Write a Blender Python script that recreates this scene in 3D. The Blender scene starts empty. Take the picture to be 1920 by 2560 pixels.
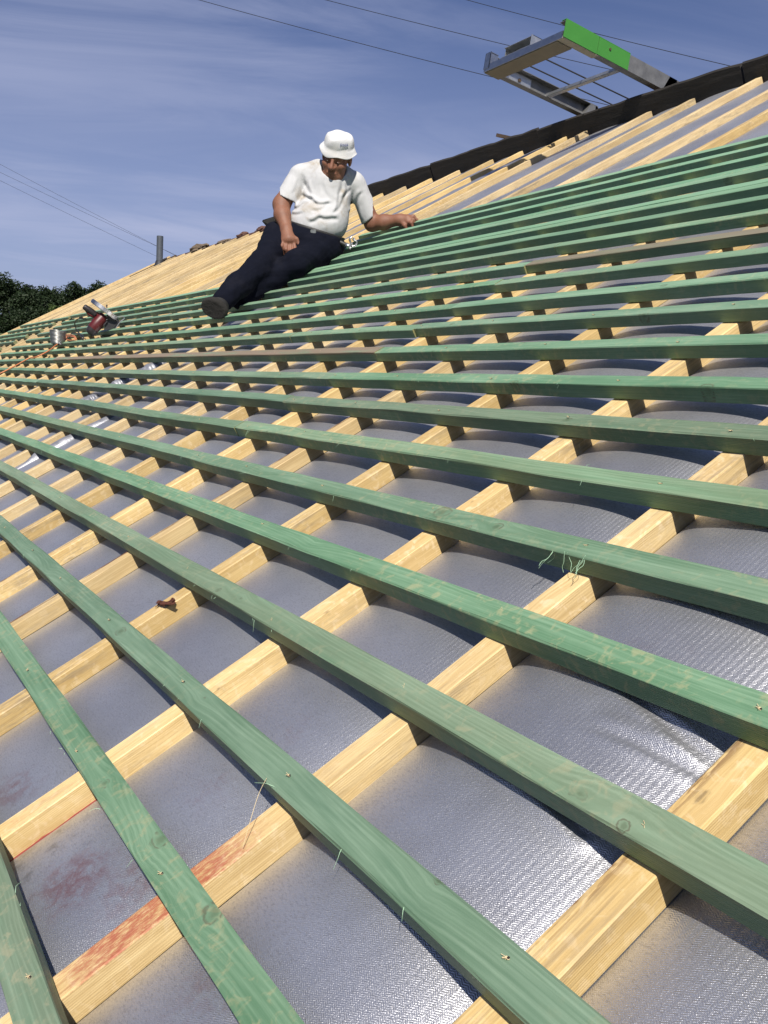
# Re-battened roof with a roofer resting on it, seen along the slope (Blender 4.5)
import bpy, bmesh, math, random
import numpy as np
from mathutils import Matrix, Vector, noise as mnoise
random.seed(7)
SC = bpy.context.scene
COL = SC.collection

# ------------------------------------------------------------------ camera, sky, sun, exposure
G = 0.145                       # batten gauge in metres: the unit of the roof grid
TILT = math.radians(30)         # roof pitch
CA, SA = math.cos(TILT), math.sin(TILT)
Z0 = 3.5                        # height of the roof grid origin above the ground
def W(u, v, z=0.0):             # roof grid (along eaves, up the slope, off the slope) -> world metres
    return Vector((u*G, (v*CA - z*SA)*G, (v*SA + z*CA)*G + Z0))
ROT = Matrix.Rotation(TILT, 4, 'X')

cd = bpy.data.cameras.new('camera')
cam = bpy.data.objects.new('camera', cd); COL.objects.link(cam)
cp, (cx, cy, cz) = [[0.80321,-0.51936,3.8389],[[0.520822,0.851883,0.05513],[-0.135493,0.01873,0.990601],[0.842844,-0.523396,0.125179]]]
M = Matrix(((cx[0], cy[0], cz[0], cp[0]), (cx[1], cy[1], cz[1], cp[1]), (cx[2], cy[2], cz[2], cp[2]), (0, 0, 0, 1)))
cam.matrix_world = M
cd.sensor_fit = 'VERTICAL'; cd.sensor_height = 24.0; cd.sensor_width = 18.0
cd.lens = 2280.42/2560*24.0
cd.clip_start = 0.02; cd.clip_end = 3000
SC.camera = cam

SUN = (ROT.to_3x3() @ Vector((0.76, 0.05, 1.0))).normalized()
elev = math.asin(SUN.z); azim = math.atan2(SUN.x, SUN.y)
sl = bpy.data.lights.new('sun', 'SUN'); sl.energy = 5.0; sl.angle = math.radians(0.53); sl.color = (1.0, 0.94, 0.84)
so = bpy.data.objects.new('sun', sl); COL.objects.link(so)
so.rotation_euler = (-SUN).to_track_quat('-Z', 'Y').to_euler(); so.location = (0, 0, 40)

SC.view_settings.view_transform = 'Standard'; SC.view_settings.look = 'None'
SC.view_settings.gamma = 1.0; SC.view_settings.use_curve_mapping = False
SC.view_settings.exposure = 0.37
SC.render.engine = 'CYCLES'
SC.cycles.use_denoising = True
SC.cycles.max_bounces = 8; SC.cycles.diffuse_bounces = 4; SC.cycles.glossy_bounces = 4
SC.cycles.sample_clamp_indirect = 6.0; SC.cycles.caustics_reflective = False; SC.cycles.caustics_refractive = False

class NT:
    """small helper for node trees"""
    def __init__(s, tree): s.t = tree
    def n(s, typ, **kw):
        nd = s.t.nodes.new(typ)
        for k, v in kw.items():
            if k.startswith('i_'):
                key = k[2:]; key = int(key) if key.isdigit() else key.replace('_', ' ')
                s.set(nd.inputs[key], v)
            else: setattr(nd, k, v)
        return nd
    def set(s, sock, v):
        if isinstance(v, bpy.types.NodeSocket): s.t.links.new(v, sock)
        elif isinstance(v, bpy.types.Node): s.t.links.new(v.outputs[0], sock)
        else: sock.default_value = v
    def m(s, op, a, b=None, c=None, clamp=False):
        nd = s.t.nodes.new('ShaderNodeMath'); nd.operation = op; nd.use_clamp = clamp
        s.set(nd.inputs[0], a)
        if b is not None: s.set(nd.inputs[1], b)
        if c is not None: s.set(nd.inputs[2], c)
        return nd.outputs[0]
    def vm(s, op, a, b=None):
        nd = s.t.nodes.new('ShaderNodeVectorMath'); nd.operation = op
        s.set(nd.inputs[0], a)
        if b is not None: s.set(nd.inputs[1], b)
        return nd.outputs['Value'] if op in ('LENGTH', 'DOT_PRODUCT', 'DISTANCE') else nd.outputs[0]
    def mix(s, f, a, b, mode='MIX'):
        nd = s.t.nodes.new('ShaderNodeMix'); nd.data_type = 'RGBA'; nd.blend_type = mode
        s.set(nd.inputs[0], f); s.set(nd.inputs[6], a); s.set(nd.inputs[7], b)
        return nd.outputs[2]
    def noise(s, vec, scale, detail=4, rough=0.55, dist=0.0):
        nd = s.t.nodes.new('ShaderNodeTexNoise'); s.set(nd.inputs['Vector'], vec)
        nd.inputs['Scale'].default_value = scale; nd.inputs['Detail'].default_value = detail
        nd.inputs['Roughness'].default_value = rough; nd.inputs['Distortion'].default_value = dist
        return nd.outputs['Fac']
    def ramp(s, f, stops):
        nd = s.t.nodes.new('ShaderNodeValToRGB'); s.set(nd.inputs[0], f); e = nd.color_ramp.elements
        while len(e) < len(stops): e.new(0.5)
        for el, (p, c) in zip(e, stops):
            el.position = p; el.color = c if len(c) == 4 else (*c, 1)
        return nd.outputs[0]
    def step(s, x, lo, hi):
        nd = s.t.nodes.new('ShaderNodeMapRange'); nd.interpolation_type = 'SMOOTHSTEP'
        s.set(nd.inputs[0], x); s.set(nd.inputs[1], lo); s.set(nd.inputs[2], hi)
        return nd.outputs[0]
    def xyz(s, vec):
        nd = s.t.nodes.new('ShaderNodeSeparateXYZ'); s.set(nd.inputs[0], vec); return nd.outputs
    def comb(s, x, y, z):
        nd = s.t.nodes.new('ShaderNodeCombineXYZ'); s.set(nd.inputs[0], x); s.set(nd.inputs[1], y); s.set(nd.inputs[2], z); return nd.outputs[0]

# sky: physical sky plus thin streaky cirrus
wd = bpy.data.worlds.new('World'); SC.world = wd; wd.use_nodes = True
wt = NT(wd.node_tree); wd.node_tree.nodes.clear()
sky = wt.n('ShaderNodeTexSky', sky_type='NISHITA', sun_disc=False)
sky.sun_elevation = elev; sky.sun_rotation = azim; sky.altitude = 200; sky.air_density = 1.0; sky.dust_density = 1.2; sky.ozone_density = 2.2
tc = wt.n('ShaderNodeTexCoord')
dx, dy, dz = wt.xyz(tc.outputs['Generated'])
dzc = wt.m('MAXIMUM', dz, 0.03)
px = wt.m('DIVIDE', dx, wt.m('ADD', dzc, 0.12)); py = wt.m('DIVIDE', dy, wt.m('ADD', dzc, 0.12))
cc, ssn = math.cos(2.85), math.sin(2.85)
rx = wt.m('ADD', wt.m('MULTIPLY', px, cc), wt.m('MULTIPLY', py, ssn)); ry = wt.m('SUBTRACT', wt.m('MULTIPLY', py, cc), wt.m('MULTIPLY', px, ssn))
pv = wt.comb(wt.m('MULTIPLY', rx, 1.7), wt.m('MULTIPLY', ry, 0.55), 0.0)
n1 = wt.noise(pv, 1.35, 8, 0.60, 0.8)
n2 = wt.noise(wt.comb(wt.m('MULTIPLY', rx, 0.5), wt.m('MULTIPLY', ry, 0.4), 3.3), 1.3, 3, 0.5, 0.0)
cl = wt.m('MULTIPLY', wt.step(n1, 0.34, 0.76), wt.step(n2, 0.25, 0.66))
lowhaze = wt.m('SUBTRACT', 1.0, wt.step(dz, -0.02, 0.50))
fac = wt.m('ADD', wt.m('MULTIPLY', cl, 0.46), wt.m('MULTIPLY', lowhaze, 0.60), clamp=True)
skyc = wt.mix(fac, sky.outputs[0], (11.2, 10.4, 9.7, 1))
skyc = wt.mix(1.0, skyc, (0.68, 0.79, 1.16, 1), 'MULTIPLY')
bg = wt.n('ShaderNodeBackground', i_Color=skyc, i_Strength=0.050)
wo = wt.n('ShaderNodeOutputWorld', i_Surface=bg)

# ------------------------------------------------------------------ materials
def newmat(name):
    m = bpy.data.materials.new(name); m.use_nodes = True
    t = NT(m.node_tree); m.node_tree.nodes.clear()
    b = t.n('ShaderNodeBsdfPrincipled'); o = t.n('ShaderNodeOutputMaterial', i_Surface=b)
    return m, t, b
def bump(t, b, h, strength, dist):
    nd = t.n('ShaderNodeBump', i_Strength=strength, i_Distance=dist, i_Height=h); t.set(b.inputs['Normal'], nd.outputs[0])
def plain(name, col, rough=0.6, metal=0.0, var=0.25, scale=20, bmp=0.0, stretch=(1, 1, 1), spec=0.5):
    m, t, b = newmat(name)
    co = t.n('ShaderNodeTexCoord').outputs['Object']
    v = t.vm('MULTIPLY', co, stretch)
    n = t.noise(v, scale, 5)
    c = t.mix(n, tuple(x*(1-var) for x in col) + (1,), tuple(min(1, x*(1+var)) for x in col) + (1,))
    t.set(b.inputs['Base Color'], c)
    t.set(b.inputs['Roughness'], t.m('ADD', t.m('MULTIPLY', n, 0.2), rough-0.1, clamp=True))
    b.inputs['Metallic'].default_value = metal; b.inputs['Specular IOR Level'].default_value = spec
    if bmp: bump(t, b, n, bmp, 0.01)
    return m

def wood(name, dark, light, patch, patch_amt, growth=0.16, stain=False):
    """sawn softwood: grain runs along local x; knots come from the plank's own k1..k3 properties (x, y, radius)"""
    m, t, b = newmat(name)
    co = t.n('ShaderNodeTexCoord').outputs['Object']
    rnd = t.n('ShaderNodeObjectInfo').outputs['Random']
    off = t.m('MULTIPLY', rnd, 37.0)
    x, y, z = t.xyz(co)
    xo = t.m('ADD', x, off)
    # knots
    km = 0.0; kring = 0.0; kbend = 0.0
    for k in ('k1', 'k2', 'k3', 'k4'):
        a = t.n('ShaderNodeAttribute', attribute_type='OBJECT', attribute_name=k).outputs['Vector']
        kx, ky, kr = t.xyz(a)
        wob = t.m('MULTIPLY', t.m('SUBTRACT', t.noise(t.comb(x, y, z), 90, 3), 0.5), 0.010)
        ddx = t.m('MULTIPLY', t.m('SUBTRACT', x, kx), 0.75); ddy = t.m('SUBTRACT', y, ky); ddz = t.m('MULTIPLY', t.m('SUBTRACT', z, 0.03), 0.30)
        d = t.m('ADD', t.m('SQRT', t.m('ADD', t.m('ADD', t.m('MULTIPLY', ddx, ddx), t.m('MULTIPLY', ddy, ddy)), t.m('MULTIPLY', ddz, ddz))), wob)
        on = t.m('GREATER_THAN', kr, 0.0005)
        inside = t.m('MULTIPLY', on, t.m('SUBTRACT', 1.0, t.step(d, t.m('MULTIPLY', kr, 0.15), kr)))
        ring = t.m('MULTIPLY', on, t.m('MULTIPLY', t.step(d, t.m('MULTIPLY', kr, 0.7), kr), t.m('SUBTRACT', 1.0, t.step(d, kr, t.m('MULTIPLY', kr, 1.3)))))
        bend = t.m('MULTIPLY', on, t.m('MULTIPLY', ddy, t.m('POWER', 2.718, t.m('MULTIPLY', d, -38.0))))
        km = t.m('MAXIMUM', km, inside); kring = t.m('MAXIMUM', kring, ring); kbend = t.m('ADD', kbend, bend)
    yb = t.m('SUBTRACT', y, t.m('MULTIPLY', kbend, 0.9))
    # growth rings: long shallow arcs
    wy = t.m('ADD', yb, t.m('MULTIPLY', t.m('SUBTRACT', t.noise(t.comb(t.m('MULTIPLY', xo, 1.6), 0.0, off), 1.0, 2), 0.5), 0.07))
    rr = t.m('SQRT', t.m('ADD', t.m('MULTIPLY', wy, wy), t.m('MULTIPLY', t.m('ADD', z, 0.02), t.m('ADD', z, 0.02))))
    ringf = t.m('ADD', t.m('MULTIPLY', t.m('SINE', t.m('MULTIPLY', rr, 2600.0)), 0.5), 0.5)
    ringf = t.m('POWER', ringf, 1.5)
    fine = t.noise(t.comb(t.m('MULTIPLY', xo, 5.0), t.m('MULTIPLY', yb, 420.0), t.m('MULTIPLY', z, 420.0)), 1.0, 5, 0.65)
    broad = t.noise(t.comb(t.m('MULTIPLY', xo, 3.5), t.m('MULTIPLY', y, 22.0), t.m('MULTIPLY', z, 22.0)), 1.0, 4, 0.6)
    f = t.m('ADD', t.m('MULTIPLY', ringf, growth*0.5), t.m('ADD', t.m('MULTIPLY', fine, 0.50), t.m('MULTIPLY', broad, 0.62)))
    f = t.step(f, 0.40, 0.86)
    c = t.mix(f, (*dark, 1), (*light, 1))
    # pale blotches where the stain did not take / dirt
    pt = t.noise(t.comb(t.m('MULTIPLY', xo, 70.0), t.m('MULTIPLY', y, 62.0), t.m('MULTIPLY', z, 60.0)), 1.0, 4, 0.6, 0.6)
    pz = t.noise(t.comb(t.m('MULTIPLY', xo, 1.6), 0.3, 0.0), 1.0, 2)
    pm = t.m('MULTIPLY', t.m('MULTIPLY', t.step(pt, 0.50, 0.68), t.step(pz, 0.34, 0.62)), patch_amt)
    c = t.mix(pm, c, (*patch, 1))
    if stain:      # grey mould and handling dirt in long streaks
        gs = t.noise(t.comb(t.m('MULTIPLY', xo, 9.0), t.m('MULTIPLY', y, 90.0), t.m('MULTIPLY', z, 70.0)), 1.0, 6, 0.7)
        gz = t.noise(t.comb(t.m('MULTIPLY', xo, 2.3), off, 1.0), 1.0, 3)
        gm = t.m('MULTIPLY', t.m('MULTIPLY', t.step(gs, 0.46, 0.64), t.step(gz, 0.44, 0.62)), 0.68)
        c = t.mix(gm, c, (0.26, 0.20, 0.13, 1))
    else:
        gs = t.noise(t.comb(t.m('MULTIPLY', xo, 2.6), t.m('MULTIPLY', y, 18.0), t.m('ADD', z, 5.0)), 1.0, 4, 0.6, 0.8)
        c = t.mix(t.m('MULTIPLY', t.step(gs, 0.52, 0.72), 0.45), c, (dark[0]*0.72, dark[1]*0.85, dark[2]*0.85, 1))
    # per piece tint, weathering
    tint = t.n('ShaderNodeAttribute', attribute_type='OBJECT', attribute_name='weather').outputs['Fac']
    wn = t.step(t.noise(t.comb(t.m('MULTIPLY', xo, 4.0), t.m('MULTIPLY', y, 30.0), z), 1.0, 5), 0.2, 0.55)
    c = t.mix(t.m('MULTIPLY', t.m('MULTIPLY', tint, wn), t.step(z, 0.018, 0.026)), c, (0.25, 0.19, 0.13, 1))
    hv = t.n('ShaderNodeHueSaturation'); t.set(hv.inputs['Color'], c)
    t.set(hv.inputs['Value'], t.m('ADD', 0.80, t.m('MULTIPLY', rnd, 0.34)))
    t.set(hv.inputs['Saturation'], t.m('ADD', 0.84, t.m('MULTIPLY', t.m('FRACT', t.m('MULTIPLY', rnd, 7.3)), 0.20)))
    c = hv.outputs[0]
    fresh = t.n('ShaderNodeAttribute', attribute_type='OBJECT', attribute_name='fresh').outputs['Fac']
    c = t.mix(t.m('MULTIPLY', fresh, 0.45), c, (0.23, 0.48, 0.30, 1), 'MIX') if not stain else c
    # bark left on one arris
    wane = t.n('ShaderNodeAttribute', attribute_type='OBJECT', attribute_name='wane').outputs['Fac']
    bn = t.noise(t.comb(t.m('MULTIPLY', xo, 7.0), t.m('MULTIPLY', y, 60.0), t.m('MULTIPLY', z, 60.0)), 1.0, 6, 0.7)
    zone = t.m('MULTIPLY', t.step(z, -0.016, -0.006), t.step(y, 0.022, 0.033))
    bm_ = t.m('MULTIPLY', t.m('MULTIPLY', wane, zone), t.step(bn, 0.50, 0.56))
    c = t.mix(bm_, c, (0.10, 0.035, 0.02, 1))
    if stain:      # red chalk rubbed into the top near the low end
        rn = t.noise(t.comb(t.m('MULTIPLY', x, 60.0), t.m('MULTIPLY', y, 190.0), z), 1.0, 8, 0.78)
        s0 = t.n('ShaderNodeAttribute', attribute_type='OBJECT', attribute_name='red').outputs['Vector']
        sx, sw, sa = t.xyz(s0)
        dd = t.m('ABSOLUTE', t.m('SUBTRACT', x, sx))
        rm = t.m('MULTIPLY', t.m('SUBTRACT', 1.0, t.step(dd, t.m('MULTIPLY', sw, 0.3), sw)), sa)
        rm = t.m('MULTIPLY', rm, t.step(z, -0.004, -0.0015))
        rm = t.m('MULTIPLY', rm, t.step(t.m('ADD', rn, t.m('MULTIPLY', rm, 0.16)), 0.50, 0.74))
        c = t.mix(t.m('MULTIPLY', rm, 0.85), c, (0.33, 0.065, 0.04, 1))
    c = t.mix(t.m('MULTIPLY', km, 0.8 if stain else 0.55), c, (dark[0]*0.75, dark[1]*0.5, dark[2]*0.45, 1))
    c = t.mix(t.m('MULTIPLY', t.m('MULTIPLY', kring, t.step(fine, 0.40, 0.60)), 0.6), c, (0.07, 0.04, 0.022, 1))
    t.set(b.inputs['Base Color'], c)
    b.inputs['Roughness'].default_value = 0.58; b.inputs['Specular IOR Level'].default_value = 0.45
    h = t.m('ADD', t.m('MULTIPLY', fine, 0.6), t.m('MULTIPLY', ringf, 0.25))
    bump(t, b, h, 0.28 if stain else 0.5, 0.0014)
    return m

M_GREEN = wood('green_stained_wood', (0.092, 0.190, 0.106), (0.208, 0.330, 0.214), (0.36, 0.35, 0.20), 0.52)
M_PINE = wood('pale_pine', (0.49, 0.335, 0.140), (0.77, 0.590, 0.300), (0.82, 0.67, 0.45), 0.4, 0.07, stain=True)
M_ENDG = plain('green_end_grain', (0.17, 0.17, 0.075), 0.8, 0, 0.35, 120)
M_ENDP = plain('pine_end_grain', (0.50, 0.30, 0.12), 0.8, 0, 0.3, 120)

def membrane_mat():
    m, t, b = newmat('silver_underlay')
    co = t.n('ShaderNodeTexCoord').outputs['Object']
    x, y, z = t.xyz(co)
    # herringbone weave: zigzag threads
    tri = t.m('MULTIPLY', t.m('ABSOLUTE', t.m('SUBTRACT', t.m('FRACT', t.m('DIVIDE', x, 0.0072)), 0.5)), 2.0)
    th = t.m('SINE', t.m('MULTIPLY', t.m('ADD', t.m('DIVIDE', y, 0.0021), t.m('MULTIPLY', tri, 1.15)), 6.2832))
    th2 = t.m('SINE', t.m('MULTIPLY', t.m('DIVIDE', x, 0.00093), 6.2832))
    weave = t.m('ADD', t.m('MULTIPLY', th, 0.5), t.m('MULTIPLY', th2, 0.12))
    sp = t.noise(co, 620, 2, 0.6)
    sp2 = t.noise(t.comb(t.m('MULTIPLY', x, 1.0), t.m('MULTIPLY', y, 3.0), z), 160, 4, 0.7)
    big = t.noise(co, 3.0, 5, 0.6)
    c = t.mix(t.step(big, 0.3, 0.7), (0.50, 0.505, 0.54, 1), (0.66, 0.665, 0.70, 1))
    c = t.mix(t.m('MULTIPLY', t.step(sp2, 0.45, 0.72), 0.5), c, (0.28, 0.28, 0.31, 1))
    c = t.mix(t.m('MULTIPLY', t.step(sp, 0.60, 0.76), 0.6), c, (0.92, 0.91, 0.92, 1))
    # red chalk dust and dark scuffs that lie on the sheet
    for (su, sv, r, a) in ((-0.95, -2.45, 0.55, 0.75), (-0.80, -1.30, 0.35, 0.4), (-0.75, -0.5, 0.28, 0.32), (-0.45, -2.1, 0.6, 0.42), (1.0, -2.1, 0.5, 0.4), (1.3, 1.4, 0.5, 0.2), (-2.9, -2.6, 0.5, 0.5)):
        d = t.vm('DISTANCE', co, (su*G, sv*G, -0.03))
        nn = t.noise(t.vm('ADD', co, (su, sv, 0)), 55, 6, 0.7, 0.4)
        k = t.m('MULTIPLY', t.m('SUBTRACT', 1.0, t.step(d, 0.0, r*G)), a*0.9)
        k = t.m('MULTIPLY', k, t.step(t.m('ADD', nn, t.m('MULTIPLY', k, 0.25)), 0.46, 0.74))
        c = t.mix(k, c, (0.34, 0.07, 0.055, 1))
    d = t.vm('DISTANCE', co, (-1.6*G, -2.6*G, -0.03))
    k = t.m('MULTIPLY', t.m('SUBTRACT', 1.0, t.step(d, 0.0, 0.11)), t.step(t.noise(co, 40, 6, 0.65), 0.45, 0.7))
    c = t.mix(t.m('MULTIPLY', k, 0.6), c, (0.10, 0.09, 0.075, 1))
    t.set(b.inputs['Base Color'], c)
    b.inputs['Metallic'].default_value = 0.87
    t.set(b.inputs['Roughness'], t.m('ADD', 0.38, t.m('MULTIPLY', sp2, 0.16)))
    h = t.m('ADD', t.m('MULTIPLY', weave, t.m('ADD', 0.06, t.m('MULTIPLY', sp2, 0.28))), t.m('ADD', t.m('MULTIPLY', sp, 0.55), t.m('MULTIPLY', sp2, 0.35)))
    bump(t, b, h, 0.8, 0.0011)
    return m
M_MEMB = membrane_mat()
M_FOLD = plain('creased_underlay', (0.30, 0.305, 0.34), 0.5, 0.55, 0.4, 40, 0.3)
M_BLACKBOARD = plain('weathered_dark_board', (0.030, 0.026, 0.023), 0.8, 0, 0.8, 9, 0.4, (0.5, 3, 3))
M_TILE = plain('old_clay_tile', (0.11, 0.055, 0.04), 0.85, 0, 0.4, 14, 0.3)
M_MORTAR = plain('old_mortar', (0.15, 0.11, 0.075), 0.95, 0, 0.6, 30, 1.0)
M_PIPE = plain('grey_pipe', (0.075, 0.085, 0.10), 0.5, 0.2, 0.2, 30)
M_LEAD = plain('dark_lead', (0.03, 0.03, 0.035), 0.6, 0.3, 0.3, 20)
M_BRICK = plain('brick_wall', (0.28, 0.13, 0.085), 0.9, 0, 0.3, 25)
M_ALU = plain('worn_aluminium', (0.50, 0.51, 0.52), 0.42, 0.85, 0.25, 30, 0.15)
M_ALUD = plain('grimy_aluminium', (0.20, 0.20, 0.20), 0.55, 0.6, 0.45, 18, 0.2)
M_LGREEN = plain('bright_green_paint', (0.045, 0.205, 0.030), 0.5, 0, 0.08, 12)
M_BEIGE = plain('dusty_grey_board', (0.36, 0.32, 0.275), 0.85, 0, 0.25, 14, 0.2)
M_WHITEM = plain('white_flange', (0.62, 0.58, 0.52), 0.7, 0, 0.25, 25)
M_BLACK = plain('black_rubber', (0.012, 0.012, 0.013), 0.5, 0, 0.2, 30)
M_ROPE = plain('dark_rope', (0.02, 0.02, 0.02), 0.7, 0, 0.3, 60)
M_WIRE = plain('overhead_wire', (0.012, 0.012, 0.016), 0.6, 0, 0.1, 5)
M_OLDWOOD = plain('old_dark_wood', (0.07, 0.045, 0.03), 0.85, 0, 0.5, 30, 0.5)
M_STEEL = plain('bright_steel', (0.48, 0.48, 0.48), 0.36, 1.0, 0.15, 40)
M_NAIL = plain('galvanised_wire', (0.36, 0.36, 0.35), 0.42, 0.95, 0.2, 80)
M_RED = plain('maroon_plastic', (0.085, 0.008, 0.010), 0.42, 0, 0.25, 25)
M_DKPLAST = plain('charcoal_plastic', (0.022, 0.018, 0.02), 0.45, 0, 0.3, 25)
M_ORANGE = plain('orange_cable', (0.48, 0.17, 0.07), 0.6, 0, 0.15, 30)
M_SPLINT = plain('pale_splinter', (0.62, 0.50, 0.30), 0.8, 0, 0.2, 300)
M_GSPLINT = plain('green_splinter', (0.38, 0.58, 0.40), 0.8, 0, 0.2, 300)
M_PIT = plain('nail_head', (0.05, 0.04, 0.035), 0.6, 0.5, 0.3, 300)
M_BARK = plain('dry_bark', (0.075, 0.022, 0.012), 0.9, 0, 0.5, 120, 0.6)
M_GRASS = plain('meadow_ground', (0.055, 0.075, 0.025), 0.95, 0, 0.4, 0.15)
M_HILL = plain('hillside_ground', (0.10, 0.085, 0.04), 0.95, 0, 0.5, 0.08)
M_TRUNK = plain('tree_bark', (0.05, 0.04, 0.03), 0.9, 0, 0.3, 8)

# ------------------------------------------------------------------ object helpers
def link(name, me, mats, parent=None, mw=None, smooth=False):
    for mt in (mats if isinstance(mats, (list, tuple)) else [mats]): me.materials.append(mt)
    if smooth: me.polygons.foreach_set('use_smooth', [True]*len(me.polygons))
    o = bpy.data.objects.new(name, me); COL.objects.link(o)
    if parent is not None: o.parent = parent
    if mw is not None: o.matrix_local = mw
    return o
def from_bm(name, bm, mats, parent=None, mw=None, smooth=False):
    bmesh.ops.recalc_face_normals(bm, faces=bm.faces[:])
    me = bpy.data.meshes.new(name); bm.to_mesh(me); bm.free()
    return link(name, me, mats, parent, mw, smooth)
def empty(name, mw):
    o = bpy.data.objects.new(name, None); COL.objects.link(o); o.matrix_world = mw; o.empty_display_size = 0.1
    return o
def tag(o, label, cat, group=None, kind=None):
    o['label'] = label; o['category'] = cat
    if group: o['group'] = group
    if kind: o['kind'] = kind
    return o
def roofm(u, v, z=0.0, rz=0.0): return Matrix.Translation(W(u, v, z)) @ ROT @ Matrix.Rotation(rz, 4, 'Z')

def add_box(bm, a, b, mi=0):
    vs = [bm.verts.new((x, y, z)) for x in (a[0], b[0]) for y in (a[1], b[1]) for z in (a[2], b[2])]
    for q in ((0, 1, 3, 2), (4, 6, 7, 5), (0, 4, 5, 1), (2, 3, 7, 6), (0, 2, 6, 4), (1, 5, 7, 3)):
        f = bm.faces.new([vs[i] for i in q]); f.material_index = mi
    return vs
def add_prism(bm, pts, vec, mi=0):
    """closed polygon of 3-d points pushed along vec"""
    a = [bm.verts.new(p) for p in pts]; b = [bm.verts.new(Vector(p)+Vector(vec)) for p in pts]
    fs = [bm.faces.new(a[::-1]), bm.faces.new(b)]
    n = len(pts)
    for i in range(n): fs.append(bm.faces.new((a[i], a[(i+1) % n], b[(i+1) % n], b[i])))
    for f in fs: f.material_index = mi
def add_tube(bm, pts, r, seg=8, caps=True):
    pts = [Vector(p) for p in pts]; rings = []; prev = None
    for i, p in enumerate(pts):
        d = (pts[min(i+1, len(pts)-1)] - pts[max(i-1, 0)]).normalized()
        if prev is None: s = d.orthogonal().normalized()
        else: s = (prev - d*prev.dot(d)); s = s.normalized() if s.length > 1e-6 else d.orthogonal().normalized()
        prev = s; t = d.cross(s); rr = r[i] if isinstance(r, (list, tuple)) else r
        rings.append([bm.verts.new(p + (s*math.cos(6.2832*k/seg) + t*math.sin(6.2832*k/seg))*rr) for k in range(seg)])
    for a, b in zip(rings, rings[1:]):
        for k in range(seg): bm.faces.new((a[k], a[(k+1) % seg], b[(k+1) % seg], b[k]))
    if caps: bm.faces.new(rings[0][::-1]); bm.faces.new(rings[-1])
def smooth_path(pts, n=6):
    pts = [Vector(p) for p in pts]; out = []
    for i in range(len(pts)-1):
        p0, p1, p2, p3 = pts[max(i-1, 0)], pts[i], pts[i+1], pts[min(i+2, len(pts)-1)]
        for k in range(n):
            t = k/n
            out.append(0.5*((2*p1)+(p2-p0)*t+(2*p0-5*p1+4*p2-p3)*t*t+(3*p1-p0-3*p2+p3)*t**3))
    out.append(pts[-1]); return out
def add_lathe(bm, prof, seg=32, wob=None):
    rings = []
    for i, (r, z) in enumerate(prof):
        ring = []
        for k in range(seg):
            a = 6.2832*k/seg; rr, zz = (r, z) if wob is None else wob(r, z, a, i)
            ring.append(bm.verts.new((rr*math.cos(a), rr*math.sin(a), zz)))
        rings.append(ring)
    for a, b in zip(rings, rings[1:]):
        for k in range(seg): bm.faces.new((a[k], a[(k+1) % seg], b[(k+1) % seg], b[k]))
    return rings
def shade_auto(o, ang=40):
    me = o.data
    me.polygons.foreach_set('use_smooth', [True]*len(me.polygons))
    try: me.set_sharp_from_angle(angle=math.radians(ang))
    except Exception: pass

def plank(L, w, h, seed, bev=0.0016, step=0.06, wav=0.0012, bow=0.0, split=None):
    """sawn lath with softened arrises and slightly wandering edges; origin at its lower front left corner"""
    rnd = random.Random(seed); n = max(2, int(L/step)); bm = bmesh.new(); rings = []
    ph = [rnd.uniform(0, 50) for _ in range(6)]
    sec = [(bev, 0), (w-bev, 0), (w, bev), (w, h-bev), (w-bev, h), (bev, h), (0, h-bev), (0, bev)]
    for i in range(n+1):
        x = L*i/n; t = i/n
        bw = bow*math.sin(math.pi*t)
        ring = []
        for k, (y, z) in enumerate(sec):
            j1 = mnoise.noise(Vector((x*5+ph[k % 6], k*3.1, seed*0.37)))*wav
            j2 = mnoise.noise(Vector((x*9+ph[(k+2) % 6], k*5.7, seed*0.91)))*wav*0.7
            if k in (4, 5) : j3 = mnoise.noise(Vector((x*3.0, 7.7, seed*1.3)))*wav
            else: j3 = 0
            ring.append(bm.verts.new((x, y+j1+bw, z+j2+j3)))
        rings.append(ring)
    for a, b in zip(rings, rings[1:]):
        for k in range(8): bm.faces.new((a[k], b[k], b[(k+1) % 8], a[(k+1) % 8]))
    f0 = bm.faces.new(rings[0]); f1 = bm.faces.new(rings[-1][::-1])
    f0.material_index = 1; f1.material_index = 1
    return bm

ORD = ['zeroth', 'first', 'second', 'third', 'fourth', 'fifth', 'sixth', 'seventh', 'eighth', 'ninth', 'tenth', 'eleventh', 'twelfth', 'thirteenth', 'fourteenth', 'fifteenth', 'sixteenth', 'seventeenth', 'eighteenth', 'nineteenth', 'twentieth', 'twenty-first', 'twenty-second', 'twenty-third', 'twenty-fourth', 'twenty-fifth', 'twenty-sixth', 'twenty-seventh', 'twenty-eighth', 'twenty-ninth', 'thirtieth', 'thirty-first', 'thirty-second', 'thirty-third', 'thirty-fourth', 'thirty-fifth', 'thirty-sixth', 'thirty-seventh', 'thirty-eighth', 'thirty-ninth', 'fortieth']

# ------------------------------------------------------------------ ground and hill (the setting)
def height(x, y):
    d = max(0.0, -x - 45.0)
    return 14.0*(1-math.exp(-(d/75.0)**2)) if d > 0 else 0.0
bm = bmesh.new(); nx, ny = 90, 60; gv = []
for i in range(nx+1):
    row = []
    for j in range(ny+1):
        x = -700 + 1400*i/nx; y = -700 + 1400*j/ny
        row.append(bm.verts.new((x, y, height(x, y))))
    gv.append(row)
for i in range(nx):
    for j in range(ny): bm.faces.new((gv[i][j], gv[i+1][j], gv[i+1][j+1], gv[i][j+1]))
gr = from_bm('ground', bm, M_GRASS, smooth=True); gr['kind'] = 'structure'

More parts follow.
